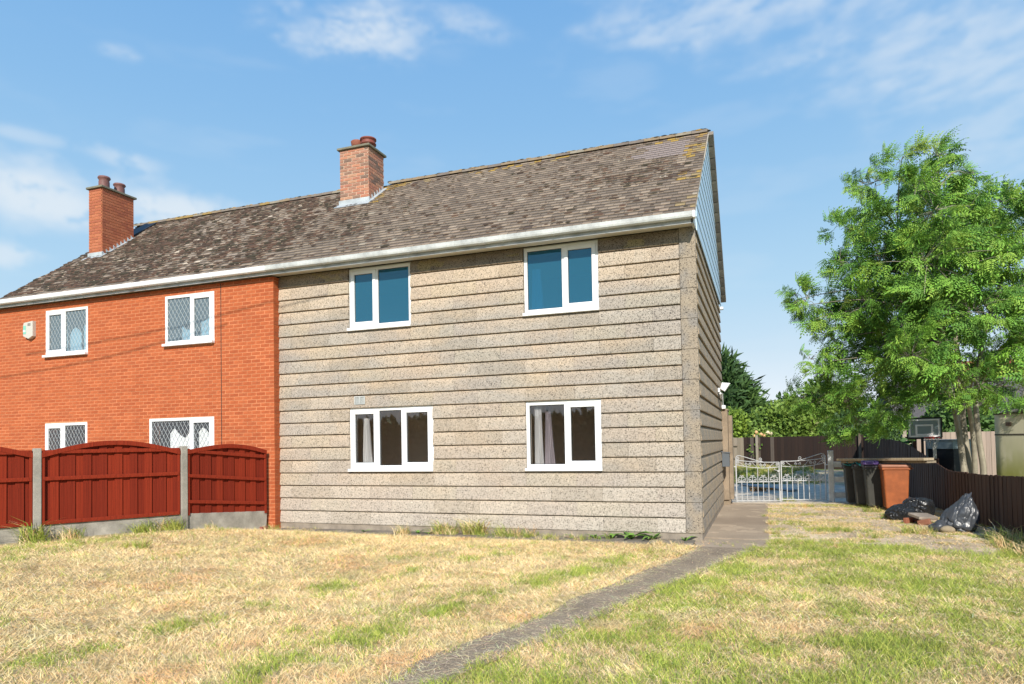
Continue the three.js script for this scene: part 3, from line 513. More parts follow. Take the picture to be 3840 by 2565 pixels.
const chB = { x0: -15.43, x1: -14.97, z0: -2.43, z1: -1.468, top: 8.47 };
roof(bhouse, -16.06, XL - 0.003, 51, tone2, (x, t) => 0.42 + 0.30 * ss(-9, -14, x) + 0.2 * ss(3.5, 1.5, t), [[chB.x0, chB.x1, tOf(chB.z1), tOf(chB.z0)], [chA.x0, chA.x1, tOf(chA.z1), slopeL + 1]]);
const pal2 = [[0.66, 0.20, 0.09], [0.60, 0.175, 0.085], [0.70, 0.23, 0.11], [0.55, 0.16, 0.08], [0.67, 0.21, 0.095]];
const potRound = [[0.13, 0], [0.13, 0.2], [0.12, 0.25], [0.15, 0.29], [0.155, 0.31], [0.14, 0.34], [0.10, 0.345], [0.09, 0.2], [0.09, 0]];
const chm = chimney(bhouse, chB, 6.4, 61, pal2, M.mortar, [[-15.2, -1.72, potRound, M.terracottaDark], [-15.2, -2.18, potRound.map(([a, b]) => [a, b * 0.9]), M.terracottaDark]]);
mesh('dark_ridge_sheet', (() => { const g = RB(0.5, 0.04, 1.0, 0.01); g.rotateX(slopeA); const p = roofAt(-15.35, tOf(-2.95), 0.05); g.translate(p.x + 0.02, p.y, p.z); return g; })(), M.black, chm);  // dark sheet laid below the ridge behind the chimney
// alarm box and shadow-casting cables
{
  const a = thing('alarm_box', 'pale grey alarm box with green front on the orange brick wall', 'alarm box', [-15.22, 4.52, BZ + 0.003]);
  const s = new THREE.Shape([[-0.15, -0.14], [0.02, -0.21], [0.15, -0.15], [0.15, 0.19], [-0.13, 0.16], [-0.15, 0.1]].map((p) => new THREE.Vector2(...p)));
  mesh('cover', boxUV(new THREE.ExtrudeGeometry(s, { depth: 0.07, bevelEnabled: true, bevelSize: 0.01, bevelThickness: 0.015, bevelSegments: 2 })), mat('pale_grey_plastic', [0.58, 0.55, 0.48], 0.5), a);
  mesh('lens', [RBB(-0.145, -0.055, -0.10, 0.10, 0.08, 0.092, 0.006)], mat('green_plastic', [0.22, 0.55, 0.42], 0.35), a);
  mesh('label_plate', [RBB(-0.14, -0.06, -0.055, -0.005, 0.09, 0.096, 0.002)], mat('pale_green', [0.66, 0.85, 0.72], 0.35), a);
  mesh('louvre', [0, 1, 2].map((i) => BB(0.0, 0.1, 0.09 + i * 0.022, 0.1 + i * 0.022, 0.083, 0.088)), M.seal, a);
}
for (const [a, b] of [[[-7.0, 4.76], [-15.4, 3.95]], [[-9.4, 4.22], [-17, 3.4]]]) {
  const k = 5.6, o = mesh('overhead_cable', tube([V(a[0] + 0.31 * k, a[1] + 0.69 * k, BZ + k), V((a[0] + b[0]) / 2 + 0.31 * k, (a[1] + b[1]) / 2 + 0.69 * k - 0.12, BZ + k), V(b[0] + 0.31 * k, b[1] + 0.69 * k, BZ + k)], 0.011, 30, 6), M.black, scene);
  tag(o, (a[0] > -8 ? 'upper' : 'lower') + ' black overhead cable whose thin shadow slants across the brick house', 'cable', 'overhead cables');
}
// curtains and nets (hang inside: things of their own)
function curtain(name, label, x0, x1, y0, y1, z, m, seed, taper = 0) {
  const n = 40, g = new THREE.PlaneGeometry(x1 - x0, y1 - y0, n, 8), p = g.attributes.position, r = rng(seed), ph = r() * 6;
  for (let i = 0; i < p.count; i++) { const u = p.getX(i) / (x1 - x0) + 0.5, v = p.getY(i) / (y1 - y0) + 0.5; p.setZ(i, 0.025 * Math.sin(u * 34 + ph + Math.sin(v * 3)) + 0.012 * Math.sin(u * 77)); p.setX(i, p.getX(i) * (1 - taper * v) - taper * v * (x1 - x0) * 0.15); }
  g.computeVertexNormals(); const o = mesh(name, g.translate((x0 + x1) / 2, (y0 + y1) / 2, z), m, scene); return tag(o, label, 'curtain');
}
curtain('curtain', 'white curtain bunched at the left of the three-pane ground floor window', -6.40, -6.16, 1.2, 2.18, -0.14, M.curtain, 1, 0.55);
curtain('curtain', 'pale curtain at the left of the right-hand ground floor window', -2.86, -2.68, 1.2, 2.32, -0.14, M.curtain, 2, 0.3);
curtain('curtain', 'lilac grey curtain behind the pale one in the right-hand ground floor window', -2.70, -2.48, 1.2, 2.3, -0.2, mat('lilac_cloth', [0.34, 0.29, 0.32], 0.95), 3, 0.6);
curtain('curtain', 'pale curtain at the left of the right-hand upstairs window', -2.86, -2.62, 3.9, 4.75, -0.14, M.curtain, 4, 0.35);
function net(label, x0, x1, y0, yt, z, seed) {                       // net with a scalloped top edge
  const s = new THREE.Shape(); s.moveTo(x0, y0); s.lineTo(x1, y0); const n = 4; for (let i = n; i >= 0; i--) { const x = lerp(x0, x1, i / n); s.lineTo(x, yt(i / n)); } const g = new THREE.ShapeGeometry(s, 12); const p = g.attributes.position; for (let i = 0; i < p.count; i++) p.setZ(i, 0.015 * Math.sin(p.getX(i) * 60 + seed)); g.computeVertexNormals(); g.translate(0, 0, z);
  return tag(mesh('net_curtain', g, M.net, scene), label, 'curtain');
}
net('white net with peaked top low in the left upstairs brick-house window', -14.1, -13.72, 3.9, (u) => 4.35 + 0.16 * Math.sin(u * PI), 0.06, 1);
net('white net strip at the right edge of the left upstairs brick-house window', -13.66, -13.46, 3.9, (u) => 4.5 + 0.12 * u, 0.07, 2);
net('white net drooping across the lower part of the right upstairs brick-house window', -10.75, -10.35, 3.95, (u) => 4.18 + 0.3 * Math.abs(u - 0.4), 0.06, 3);
net('white net at the right pane of the right upstairs brick-house window', -10.2, -9.85, 3.95, (u) => 4.35 + 0.25 * u * u, 0.06, 4);
net('white net in the wide ground floor brick-house window', -11.1, -10.5, 1.3, (u) => 1.98 + 0.12 * Math.sin(u * 7), 0.06, 5);
net('white net in the narrow pane of the wide ground floor brick-house window', -10.3, -9.9, 1.3, (u) => 2.0 + 0.1 * Math.sin(u * 5), 0.06, 6);
{
  const v = thing('wall_vent', 'small white plastic air vent on the grey panels above the three-pane window', 'vent', [-6.345, 2.525, 0.03]);
  mesh('vent_frame', [RBB(-0.12, 0.12, 0.06, 0.08, 0, 0.012, 0.003), RBB(-0.12, 0.12, -0.08, -0.06, 0, 0.012, 0.003), RBB(-0.12, -0.1, -0.06, 0.06, 0, 0.012, 0.003), RBB(0.1, 0.12, -0.06, 0.06, 0, 0.012, 0.003), RBB(-0.012, 0.012, -0.06, 0.06, 0, 0.012, 0.003), BB(-0.1, 0.1, -0.06, 0.06, -0.02, -0.002)], M.whiteOld, v);
  for (let i = 0; i < 5; i++) mesh('vent_slat', [BB(-0.1, -0.012, -0.05 + i * 0.022, -0.04 + i * 0.022, -0.002, 0.008), BB(0.012, 0.1, -0.05 + i * 0.022, -0.04 + i * 0.022, -0.002, 0.008)], M.whiteOld, v);
}
//@@PART2
// ------------------------------------------------------------------ red fence on the left
const yawOf = (u) => Math.atan2(-u.z, u.x);
function local(name, geo, m, parent, A, th, sx, y, n, rz = 0) {      // piece placed along a run: sx along, y up, n outwards
  const o = mesh(name, geo, m, parent); o.position.set(A.x + Math.cos(th) * sx + Math.sin(th) * n, A.y + y, A.z - Math.sin(th) * sx + Math.cos(th) * n).sub(parent.position); o.rotation.set(0, th, rz, 'YXZ'); return o;
}
{
  const f = thing('red_fence', 'red stained arched fence panels between concrete posts at the left of the lawn', 'fence', [-8.88, 0.18, 1.87]);
  const P = [V(-13.2, 0.18, 9.6), V(-12.07, 0.18, 7.68), V(-11.0, 0.18, 5.75), V(-9.93, 0.18, 3.79), V(-8.88, 0.18, 1.87), V(-8.39, 0.04, 0.27)];
  const r = rng(71), postG = RB(0.115, 1.62, 0.115, 0.012, 0, 0.71, 0);
  for (let k = 0; k < P.length - 1; k++) {
    const A = P[k], C = P[k + 1], u = C.clone().sub(A).setY(0), L = u.length(), last = k === P.length - 2, th = yawOf(u.normalize()), x0 = 0.06, x1 = last ? L : L - 0.06, w = x1 - x0, fall = (s) => last ? -0.16 * s / L : 0;
    if (k) local('post', postG, M.concrete, f, A, th, 0, 0, 0.0);
    local('gravel_board', RB(w + 0.02, 0.36, 0.05, 0.006), M.concrete, f, A, th, (x0 + x1) / 2, last ? 0.07 : 0.12, -0.01, last ? -0.06 : 0);
    const low = last ? 0.28 : 0.31, top = 1.47, nb = Math.round(w / 0.112);
    for (let i = 0; i < nb; i++) {                        // boards: taller under the arch
      const s = x0 + (i + 0.5) * w / nb, q = (s - x0) / w, arch = last ? 0.17 * Math.sin(PI * clamp(q * 0.78)) : 0.17 * Math.sin(PI * q), h = top + arch - low - 0.03;
      local('board', RB(w / nb + (i % 2 ? 0.004 : 0.018), h, 0.012, 0.003), r() < 0.5 ? M.redwood : M.redwood2, f, A, th, s, low + h / 2 + fall(s), -0.014 + (i % 2 ? 0.019 : 0) + 0.003 * r(), 0.008 * (r() - 0.5));
    }
    const slant = last ? -0.095 : 0;
    for (const y of last ? [1.44, 0.99, 0.52] : [1.46, 1.03, 0.325]) local('rail', RB(w - 0.02, 0.062, 0.034, 0.006), M.redwood, f, A, th, (x0 + x1) / 2, y + fall((x0 + x1) / 2), 0.030, slant);
    for (const s of [x0 + 0.022, x1 - 0.022]) local('stile', RB(0.044, top - low + 0.02, 0.03, 0.005), M.redwood, f, A, th, s, (top + low) / 2 + fall(s) + (last && s > 1 ? 0.05 : 0), 0.028 - 0.004);
    // arched trim
    const sh = new THREE.Shape(), N = 16, ya = (q) => last ? 0.19 * Math.sin(PI * clamp(q * 0.78)) : 0.19 * Math.sin(PI * q);
    for (let i = 0; i <= N; i++) { const q = i / N; sh[i ? 'lineTo' : 'moveTo'](x0 + q * w, top - 0.03 + ya(q) + fall(q * w)); }
    for (let i = N; i >= 0; i--) { const q = i / N; sh.lineTo(x0 + q * w, top - 0.03 - 0.07 + ya(q) + fall(q * w)); }
    local('arched_trim', boxUV(new THREE.ExtrudeGeometry(sh, { depth: 0.032, bevelEnabled: true, bevelSize: 0.004, bevelThickness: 0.004, bevelSegments: 1 })), M.redwood, f, A, th, 0, 0, 0.016);
  }
  mesh('low_brick_wall', BB(-9.0 + 8.88, -8.36 + 8.88, -0.3, -0.1, 0.20 - 1.87, 0.42 - 1.87), mat('red_painted_brick', [0.36, 0.13, 0.09], 0.85, { map: fineNoise }), f);
}
// ------------------------------------------------------------------ brown boundary fence, back fence
{
  const f = thing('brown_fence', 'dark brown boarded fence on the right that sweeps up from low to tall', 'fence', [4.65, 0, -3]);
  const prof = [[1.5, 1.0], [-0.885, 0.995], [-3, 0.93], [-5.175, 0.896], [-5.862, 0.943], [-7.331, 1.129], [-9.07, 1.352], [-10.46, 1.465], [-12.1, 1.54], [-18.6, 1.62]], r = rng(81);
  const pal = [[0.085, 0.038, 0.022], [0.10, 0.046, 0.027], [0.075, 0.034, 0.021], [0.115, 0.056, 0.034], [0.082, 0.033, 0.019]];
  const g = RB(0.014, 1, 0.122, 0.003);
  for (let z = 1.4, i = 0; z > -18.4; z -= 0.112, i++) {
    let y = 1.62; for (let k = 0; k < prof.length - 1; k++) if (z <= prof[k][0] && z > prof[k + 1][0]) y = lerp(prof[k][1], prof[k + 1][1], (prof[k][0] - z) / (prof[k][0] - prof[k + 1][0]));
    y += 0.012 * (r() - 0.5); const o = mesh('board', g, palMat(M.brownwood, pal[Math.floor(r() * 5)]), f), tilt = Math.abs(z) < 5 ? 0.02 : 0.01;
    o.scale.y = y + 0.12; o.position.set((i % 2 ? 0.009 : 0) + 0.004 * (r() - 0.5), (y - 0.12) / 2, z + 3); o.rotation.set(0.008 * (r() - 0.5), 0, tilt * (r() - 0.5));
  }
  for (const [y, z0, z1] of [[0.25, 1.4, -18.4], [0.78, 1.4, -18.4], [1.3, -10.2, -18.4]]) mesh('rail', RBB(0.02, 0.07, y - 0.035, y + 0.035, z1 + 3, z0 + 3, 0.005), palMat(M.brownwood, pal[0]), f);
  for (let z = 0.2; z > -18; z -= 2.4) { const h = z > -6 ? 0.9 : z > -9 ? 1.1 : 1.5; mesh('post', RBB(0.07, 0.16, -0.1, h, z + 2.95, z + 3.05, 0.006), palMat(M.brownwood, pal[1]), f); }
  const b = thing('back_fence', 'tall back fence of brown boards darkened for tree shade with its left end paled as sunlit', 'fence', [2, 0.3, -19.6]);
  const A = V(-1.6, 0.3, -21.2), C = V(4.7, 0.3, -18.55), u = C.clone().sub(A), L = u.setY(0).length(), th = yawOf(u.normalize()), n = Math.round(L / 0.15), bg = RB(0.152, 1, 0.016, 0.003);
  for (let i = 0; i < n; i++) { const pale = i / n < 0.265, o = local('board', bg, palMat(M.brownwood, pale ? [[0.36, 0.29, 0.21], [0.40, 0.33, 0.25], [0.32, 0.26, 0.19]][i % 3] : i === 15 || i === 17 || i === 21 ? [0.13, 0.10, 0.08] : pal[Math.floor(r() * 5)].map((v) => v * 0.34)), b, A, th, (i + 0.5) * L / n, 0, (i % 2) * 0.012); o.scale.y = 1.42; o.position.y = 0.69 + 0.02 * (r() - 0.5); }  // board colours carry tree shade, and sunlight at the pale left end
  for (const s of [0.9, 2.55, 6.7]) local('post', RB(0.09, 1.5, 0.09, 0.008), palMat(M.brownwood, s < 2 ? [0.34, 0.27, 0.19] : s < 3 ? [0.42, 0.36, 0.28] : [0.2, 0.15, 0.11]), b, A, th, s, 0.73, s < 3 ? 0.07 : 0.08);
  for (const y of [0.5, 1.05]) local('rail', RB(1.6, 0.07, 0.05, 0.005), palMat(M.brownwood, [0.34, 0.27, 0.2]), b, A, th, 0.85, y, 0.05);
}
// ------------------------------------------------------------------ pier, letter box, lamp on the side wall
{
  const pm = mat('tan_concrete', [0.50, 0.385, 0.27], 0.95, { map: concreteTex, bumpMap: pebbleBump, bumpScale: 0.002 });
  const p = thing('concrete_pier', 'tall tan concrete pier against the side wall at the gate', 'pier', [0.1, 0, -6.75]);
  mesh('pier_front', RBB(-0.09, 0.055, 0.13, 2.36, -0.3, 0.3, 0.008), pm, p);
  mesh('pier_side', RBB(0.058, 0.15, 0.13, 2.24, -0.35, 0.14, 0.008), pm, p);
  mesh('pier_foot', [RBB(-0.09, 0.075, -0.1, 0.128, -0.33, 0.25, 0.006)], mat('tan_concrete_foot', [0.46, 0.36, 0.25], 0.95, { map: concreteTex }), p);
  mesh('pier_cap', [RBB(-0.085, 0.07, 2.362, 2.40, -0.32, 0.30, 0.006)], pm, p);
  const l = thing('letter_box', 'dark grey letter box hung on the side wall in front of the tan pier', 'letter box', [0.10, 0.98, -5.95]);
  mesh('box_body', RBB(-0.07, 0.10, 0, 0.33, -0.13, 0.13, 0.008), mat('dark_grey_metal', [0.11, 0.125, 0.14], 0.45), l);
  mesh('lid', (() => { const g = RB(0.21, 0.02, 0.30, 0.005); g.rotateZ(-0.14); g.translate(0.015, 0.345, 0); return g; })(), mat('dark_grey_lid', [0.10, 0.115, 0.13], 0.4), l);
  mesh('slot', BB(0.101, 0.104, 0.24, 0.26, -0.1, 0.1), M.black, l);
  const d = thing('flood_light', 'white security flood light on the side wall above the pier', 'lamp', [0.03, 2.78, -4.9]);
  mesh('wall_mount', RBB(0.0, 0.05, -0.06, 0.04, -0.06, 0.06, 0.01), M.white, d);
  mesh('arm', rod(V(0.04, -0.01, 0), V(0.12, 0.04, 0.02), 0.014), M.white, d);
  mesh('lamp_head', (() => { const g = new THREE.ExtrudeGeometry(new THREE.Shape([[0.06, 0.02], [0.15, -0.04], [0.27, 0.13], [0.10, 0.15]].map((q) => new THREE.Vector2(...q))), { depth: 0.16, bevelEnabled: true, bevelSize: 0.008, bevelThickness: 0.008, bevelSegments: 1 }); return boxUV(g.translate(0, 0, -0.08)); })(), M.white, d);
  mesh('sensor', new THREE.SphereGeometry(0.03, 10, 8).translate(0.05, -0.09, 0), M.white, d);
  mesh('cable', tube([V(0.02, -0.06, 0.0), V(0.025, -0.25, -0.35), V(0.022, -0.42, -0.95)], 0.007, 16, 5), M.black, d);
  const jb = thing('junction_box', 'small white junction box on the wall at the top of the tan pier', 'junction box', [0.06, 2.44, -6.42]);
  mesh('box', RBB(-0.04, 0.06, -0.04, 0.05, -0.06, 0.06, 0.01), M.white, jb); mesh('conduit', rod(V(0, 0.05, 0), V(0, 0.35, 0.1), 0.01), M.whiteOld, jb);
}
// ------------------------------------------------------------------ wrought-iron gates and white rail fence
{
  const spiral = (cx, cy, r, dir, start, turns = 1.35, z = 0) => { const p = []; for (let i = 0; i <= 22; i++) { const t = i / 22, a = start + dir * t * turns * 2 * PI, q = r * (1 - 0.78 * t); p.push(V(cx + q * Math.cos(a), cy + q * Math.sin(a), z)); } return new THREE.TubeGeometry(new THREE.CatmullRomCurve3(p), 34, 0.0085, 5); };
  function leaf(label, A, C, flip) {
    const u = C.clone().sub(A), L = u.length(), th = yawOf(u.normalize()), g = thing('iron_gate', label, 'gate', [A.x, A.y, A.z], th, 'pair of white iron gates');
    const lo = (s) => 0.985 - 0.30 * s / L + 0.225 * (s / L) ** 2, up = (s) => 1.10 - 0.16 * s / L + 0.09 * (s / L) ** 2, bar = (a, b, r = 0.011) => rod(a, b, r, 6), curve = (f, a = 0, b = L) => { const p = []; for (let i = 0; i <= 12; i++) { const s = lerp(a, b, i / 12); p.push(V(s, f(s), 0)); } return tube(p, 0.011, 24, 6); };
    mesh('frame', [bar(V(0, 0.03, 0), V(0, 1.16, 0), 0.019), bar(V(L, 0.03, 0), V(L, up(L), 0), 0.016), bar(V(0, 0.05, 0), V(L, 0.05, 0), 0.010)], M.iron, g);
    mesh('top_rail', curve(up), M.iron, g); mesh('lower_rail', curve(lo), M.iron, g); mesh('middle_rail', bar(V(0, 0.53, 0), V(L, 0.53, 0)), M.iron, g);
    mesh('sweep_bar', tube([V(0, 1.13, 0), V(0.015, 1.19, 0), V(0.07, 1.215, 0), V(0.16, 1.195, 0), V(L * 0.5, 1.075, 0), V(L * 0.62, 1.045, 0)], 0.0105, 40, 6), M.iron, g);
    mesh('scroll', spiral(L * 0.565, 1.11, 0.045, 1, -PI / 2), M.iron, g);
    for (let i = 1; i < 8; i++) {
      const s = L * i / 8, tall = i % 2 === 0;
      mesh('bar', bar(V(s, 0.05, 0), V(s, tall ? lo(s) : 0.66, 0), 0.0105), M.iron, g);
      if (!tall) {
        mesh('scroll', [spiral(s - 0.055, 0.575, 0.042, -1, 0, 1.2), spiral(s + 0.055, 0.575, 0.042, 1, PI, 1.2)], M.iron, g);
        mesh('scroll', [tube([V(s - 0.10, 0.575, 0), V(s - 0.085, 0.63, 0), V(s - 0.03, 0.655, 0), V(s, 0.67, 0)], 0.0085, 12, 5), tube([V(s + 0.10, 0.575, 0), V(s + 0.085, 0.63, 0), V(s + 0.03, 0.655, 0), V(s, 0.67, 0)], 0.0085, 12, 5), tube([V(s - 0.05, 0.675, 0), V(s - 0.03, 0.70, 0), V(s, 0.685, 0), V(s + 0.03, 0.70, 0), V(s + 0.05, 0.675, 0)], 0.0085, 14, 5)], M.iron, g);
      }
    }
    for (const q of [0.28, 0.62]) { const s = L * q, y = (lo(s) + up(s)) / 2; mesh('scroll', [spiral(s - 0.04, y, 0.04, 1, PI / 2, 1.3), spiral(s + 0.04, y, 0.04, -1, PI / 2, 1.3)], M.iron, g); }
    mesh('scroll', [spiral(0.05, 1.15, 0.045, 1, PI * 0.9), spiral(0.045, 1.04, 0.04, -1, PI), spiral(L - 0.05, (lo(L) + up(L)) / 2, 0.038, 1, 0)], M.iron, g);
    mesh('brace', [bar(V(L * 0.08, lo(0.1) + 0.09, 0), V(L * 0.2, lo(L * 0.2), 0), 0.006), bar(V(L * 0.36, up(L * 0.36), 0), V(L * 0.5, lo(L * 0.5), 0), 0.006), bar(V(L * 0.9, up(L * 0.9), 0), V(L * 0.74, lo(L * 0.74), 0), 0.006)], M.iron, g);
    mesh('hinge', [bar(V(0, 0.93, 0), V(-0.07, 0.93, 0), 0.016), bar(V(0, 0.2, 0), V(-0.07, 0.2, 0), 0.016)], M.iron, g);
    if (!flip) mesh('latch', [RB(0.06, 0.05, 0.03, 0.006, L - 0.02, 0.80, 0.015), bar(V(L - 0.13, 0.84, 0.02), V(L, 0.80, 0.02), 0.008), bar(V(L + 0.02, 0.3, 0.01), V(L + 0.02, 0.0, 0.01), 0.012)], M.iron, g);
    return g;
  }
  leaf('left leaf of the white wrought iron gates, hinged at the pier', V(0.30, 0.0, -7.10), V(1.34, 0.0, -7.40), 0);
  const rl = leaf('right leaf of the white wrought iron gates, hinged at the white post', V(2.44, 0.02, -7.66), V(1.39, 0.02, -7.42), 1);
  const f = thing('white_rail_fence', 'white timber post and three rails between the gates and the bins', 'fence', [2.56, 0, -7.55]);
  mesh('post', RBB(-0.065, 0.065, -0.05, 1.31, -0.05, 0.05, 0.008), M.whiteRough, f);
  for (const y of [0.96, 0.58, 0.19]) mesh('rail', RBB(0.068, 0.95, y - 0.072, y + 0.072, -0.02, 0.02, 0.005), M.whiteRough, f);
}
// ------------------------------------------------------------------ bins and what lies on them
function bin(label, x, z, bodyC, lidC, h = 0.92, w = 0.58, d = 0.46, rot = 0, group) {
  const b = thing('wheelie_bin', label, 'bin', [x, 0, z], rot, group), bm = mat('bin_plastic', bodyC, 0.55, { map: fineNoise });
  const g = new RoundedBoxGeometry(w, h - 0.05, d, 2, 0.035), p = g.attributes.position; g.translate(0, (h - 0.05) / 2 + 0.05, 0);
  for (let i = 0; i < p.count; i++) { const k = lerp(0.82, 1, clamp((p.getY(i) - 0.05) / (h - 0.05))); p.setX(i, p.getX(i) * k); p.setZ(i, p.getZ(i) * lerp(0.86, 1, (k - 0.82) / 0.18)); }
  g.computeVertexNormals(); mesh('body', boxUV(g), bm, b);
  mesh('rim', RB(w + 0.04, 0.05, d + 0.03, 0.012, 0, h - 0.02, 0), bm, b);
  const lid = RB(w + 0.06, 0.06, d + 0.05, 0.02, 0, h + 0.037, 0); mesh('lid', lid, mat('bin_lid', lidC, 0.5, { map: fineNoise }), b);
  mesh('handle', tube([V(w / 2 + 0.02, h, -d * 0.35), V(w / 2 + 0.07, h - 0.02, -d * 0.3), V(w / 2 + 0.07, h - 0.02, d * 0.3), V(w / 2 + 0.02, h, d * 0.35)], 0.015, 20, 6), bm, b);
  for (const s of [-1, 1]) { const wg = new THREE.CylinderGeometry(0.1, 0.1, 0.04, 14); wg.rotateX(PI / 2).translate(w * 0.36, 0.1, s * d * 0.46); mesh('wheel', wg, M.black, b); }
  return b;
}
bin('brown wheelie bin nearest the bin bags, its front in the sun', 3.69, -5.75, [0.46, 0.125, 0.032], [0.52, 0.22, 0.13], 0.95, 0.52, 0.50);
bin('dark wheelie bin directly behind the brown one', 3.43, -6.17, [0.055, 0.055, 0.045], [0.10, 0.09, 0.11], 0.93, 0.60, 0.42, 0.02);
bin('dark grey wheelie bin third in the row, between two dark bins', 3.25, -6.62, [0.075, 0.07, 0.06], [0.05, 0.05, 0.05], 0.93, 0.58, 0.42, -0.02);
bin('dark wheelie bin farthest back beside the white rails', 3.09, -7.08, [0.065, 0.06, 0.055], [0.05, 0.05, 0.05], 0.94, 0.56, 0.40, 0.03);
{
  const A = V(2.74, 1.125, -6.95), C = V(4.26, 1.115, -5.18), u = C.clone().sub(A), L = u.length(), th = yawOf(u), o = tag(mesh('plank', RB(L, 0.055, 0.30, 0.006), palMat(M.brownwood, [0.52, 0.41, 0.27]), scene), 'upper of the two weathered planks lying across the bins', 'plank', 'planks on the bins');
  o.position.copy(A).add(C).multiplyScalar(0.5); o.rotation.set(0, th, 0.02, 'YXZ');
  const q = tag(mesh('plank', RB(L * 0.96, 0.05, 0.28, 0.006), palMat(M.brownwood, [0.36, 0.29, 0.2]), scene), 'lower of the two weathered planks lying across the bins', 'plank', 'planks on the bins');
  q.position.copy(A).add(C).multiplyScalar(0.5).add(V(0.08, -0.06, -0.05)); q.rotation.set(0, th + 0.02, 0.02, 'YXZ');
  const teal = mat('teal_plastic', [0.03, 0.26, 0.28], 0.45), rr = rng(5), pts = [];
  for (let i = 0; i < 26; i++) { const t = i / 25; pts.push(V(2.80 + 0.42 * t + 0.06 * Math.sin(i * 1.9), 0.99 + 0.035 * Math.sin(i * 1.3) + 0.02 * rr(), -6.95 + 0.75 * t + 0.06 * Math.cos(i * 2.1))); }
  tag(mesh('hose', tube(pts, 0.016, 120, 6), teal, scene), 'tangled teal hose on top of the dark bins under the planks', 'hose');
  const pb = thing('purple_bag', 'purple bag with a pale outline lying on the dark bin under the planks', 'bag', [3.24, 1.0, -5.98], 0.12);
  mesh('bag_body', RB(0.34, 0.10, 0.22, 0.03, 0, 0.05, 0), mat('purple_cloth', [0.10, 0.055, 0.22], 0.7), pb);
  mesh('outline', [BB(-0.12, 0.04, 0.078, 0.084, 0.111, 0.114), BB(-0.12, 0.04, 0.022, 0.028, 0.111, 0.114), BB(-0.12, -0.114, 0.028, 0.078, 0.111, 0.114), BB(0.034, 0.04, 0.028, 0.078, 0.111, 0.114)], mat('lilac_print', [0.36, 0.31, 0.50], 0.7), pb);
}
// ------------------------------------------------------------------ bin bags, bricks, stones
const n3 = (x, y, z, s) => (vn(x + 0.37 * z, y, s) + vn(y + 0.41 * x, z, s + 3) + vn(z + 0.29 * y, x, s + 7)) / 3;
function bag(label, [x, y, z], [rx, ry, rz], seed, shape, c = [0.018, 0.019, 0.021], open) {
  const g0 = new THREE.IcosahedronGeometry(1, 24), g = g0, p = g.attributes.position, v = V(0, 0, 0);
  for (let i = 0; i < p.count; i++) {
    v.fromBufferAttribute(p, i); let d = 1;
    const a = n3(v.x * 1.6 + seed, v.y * 1.6, v.z * 1.6, seed), b = Math.abs(n3(v.x * 4.5, v.y * 3 + seed, v.z * 4.5, seed + 9) - 0.5), e = Math.abs(n3(v.x * 9 + seed, v.y * 6, v.z * 9, seed + 19) - 0.5);
    d += 0.45 * (a - 0.5) - 0.55 * (0.16 - Math.min(0.16, b)) * 1.2 + 0.04 * e - 0.10 * Math.max(0, 0.05 - e);
    let q = v.clone().multiplyScalar(d); q = shape(q, v);
    if (q.y < -0.8) q.y = -0.8 + (q.y + 0.8) * 0.1;
    p.setXYZ(i, q.x * rx, (q.y + 0.8) * ry, q.z * rz);
  }
  g.computeVertexNormals();
  const t = thing('bin_bag', label, 'bin bag', [x, y, z]);
  mesh('bag_body', g, mat('black_bag_plastic', c, 0.34, {}), t);
  return t;
}
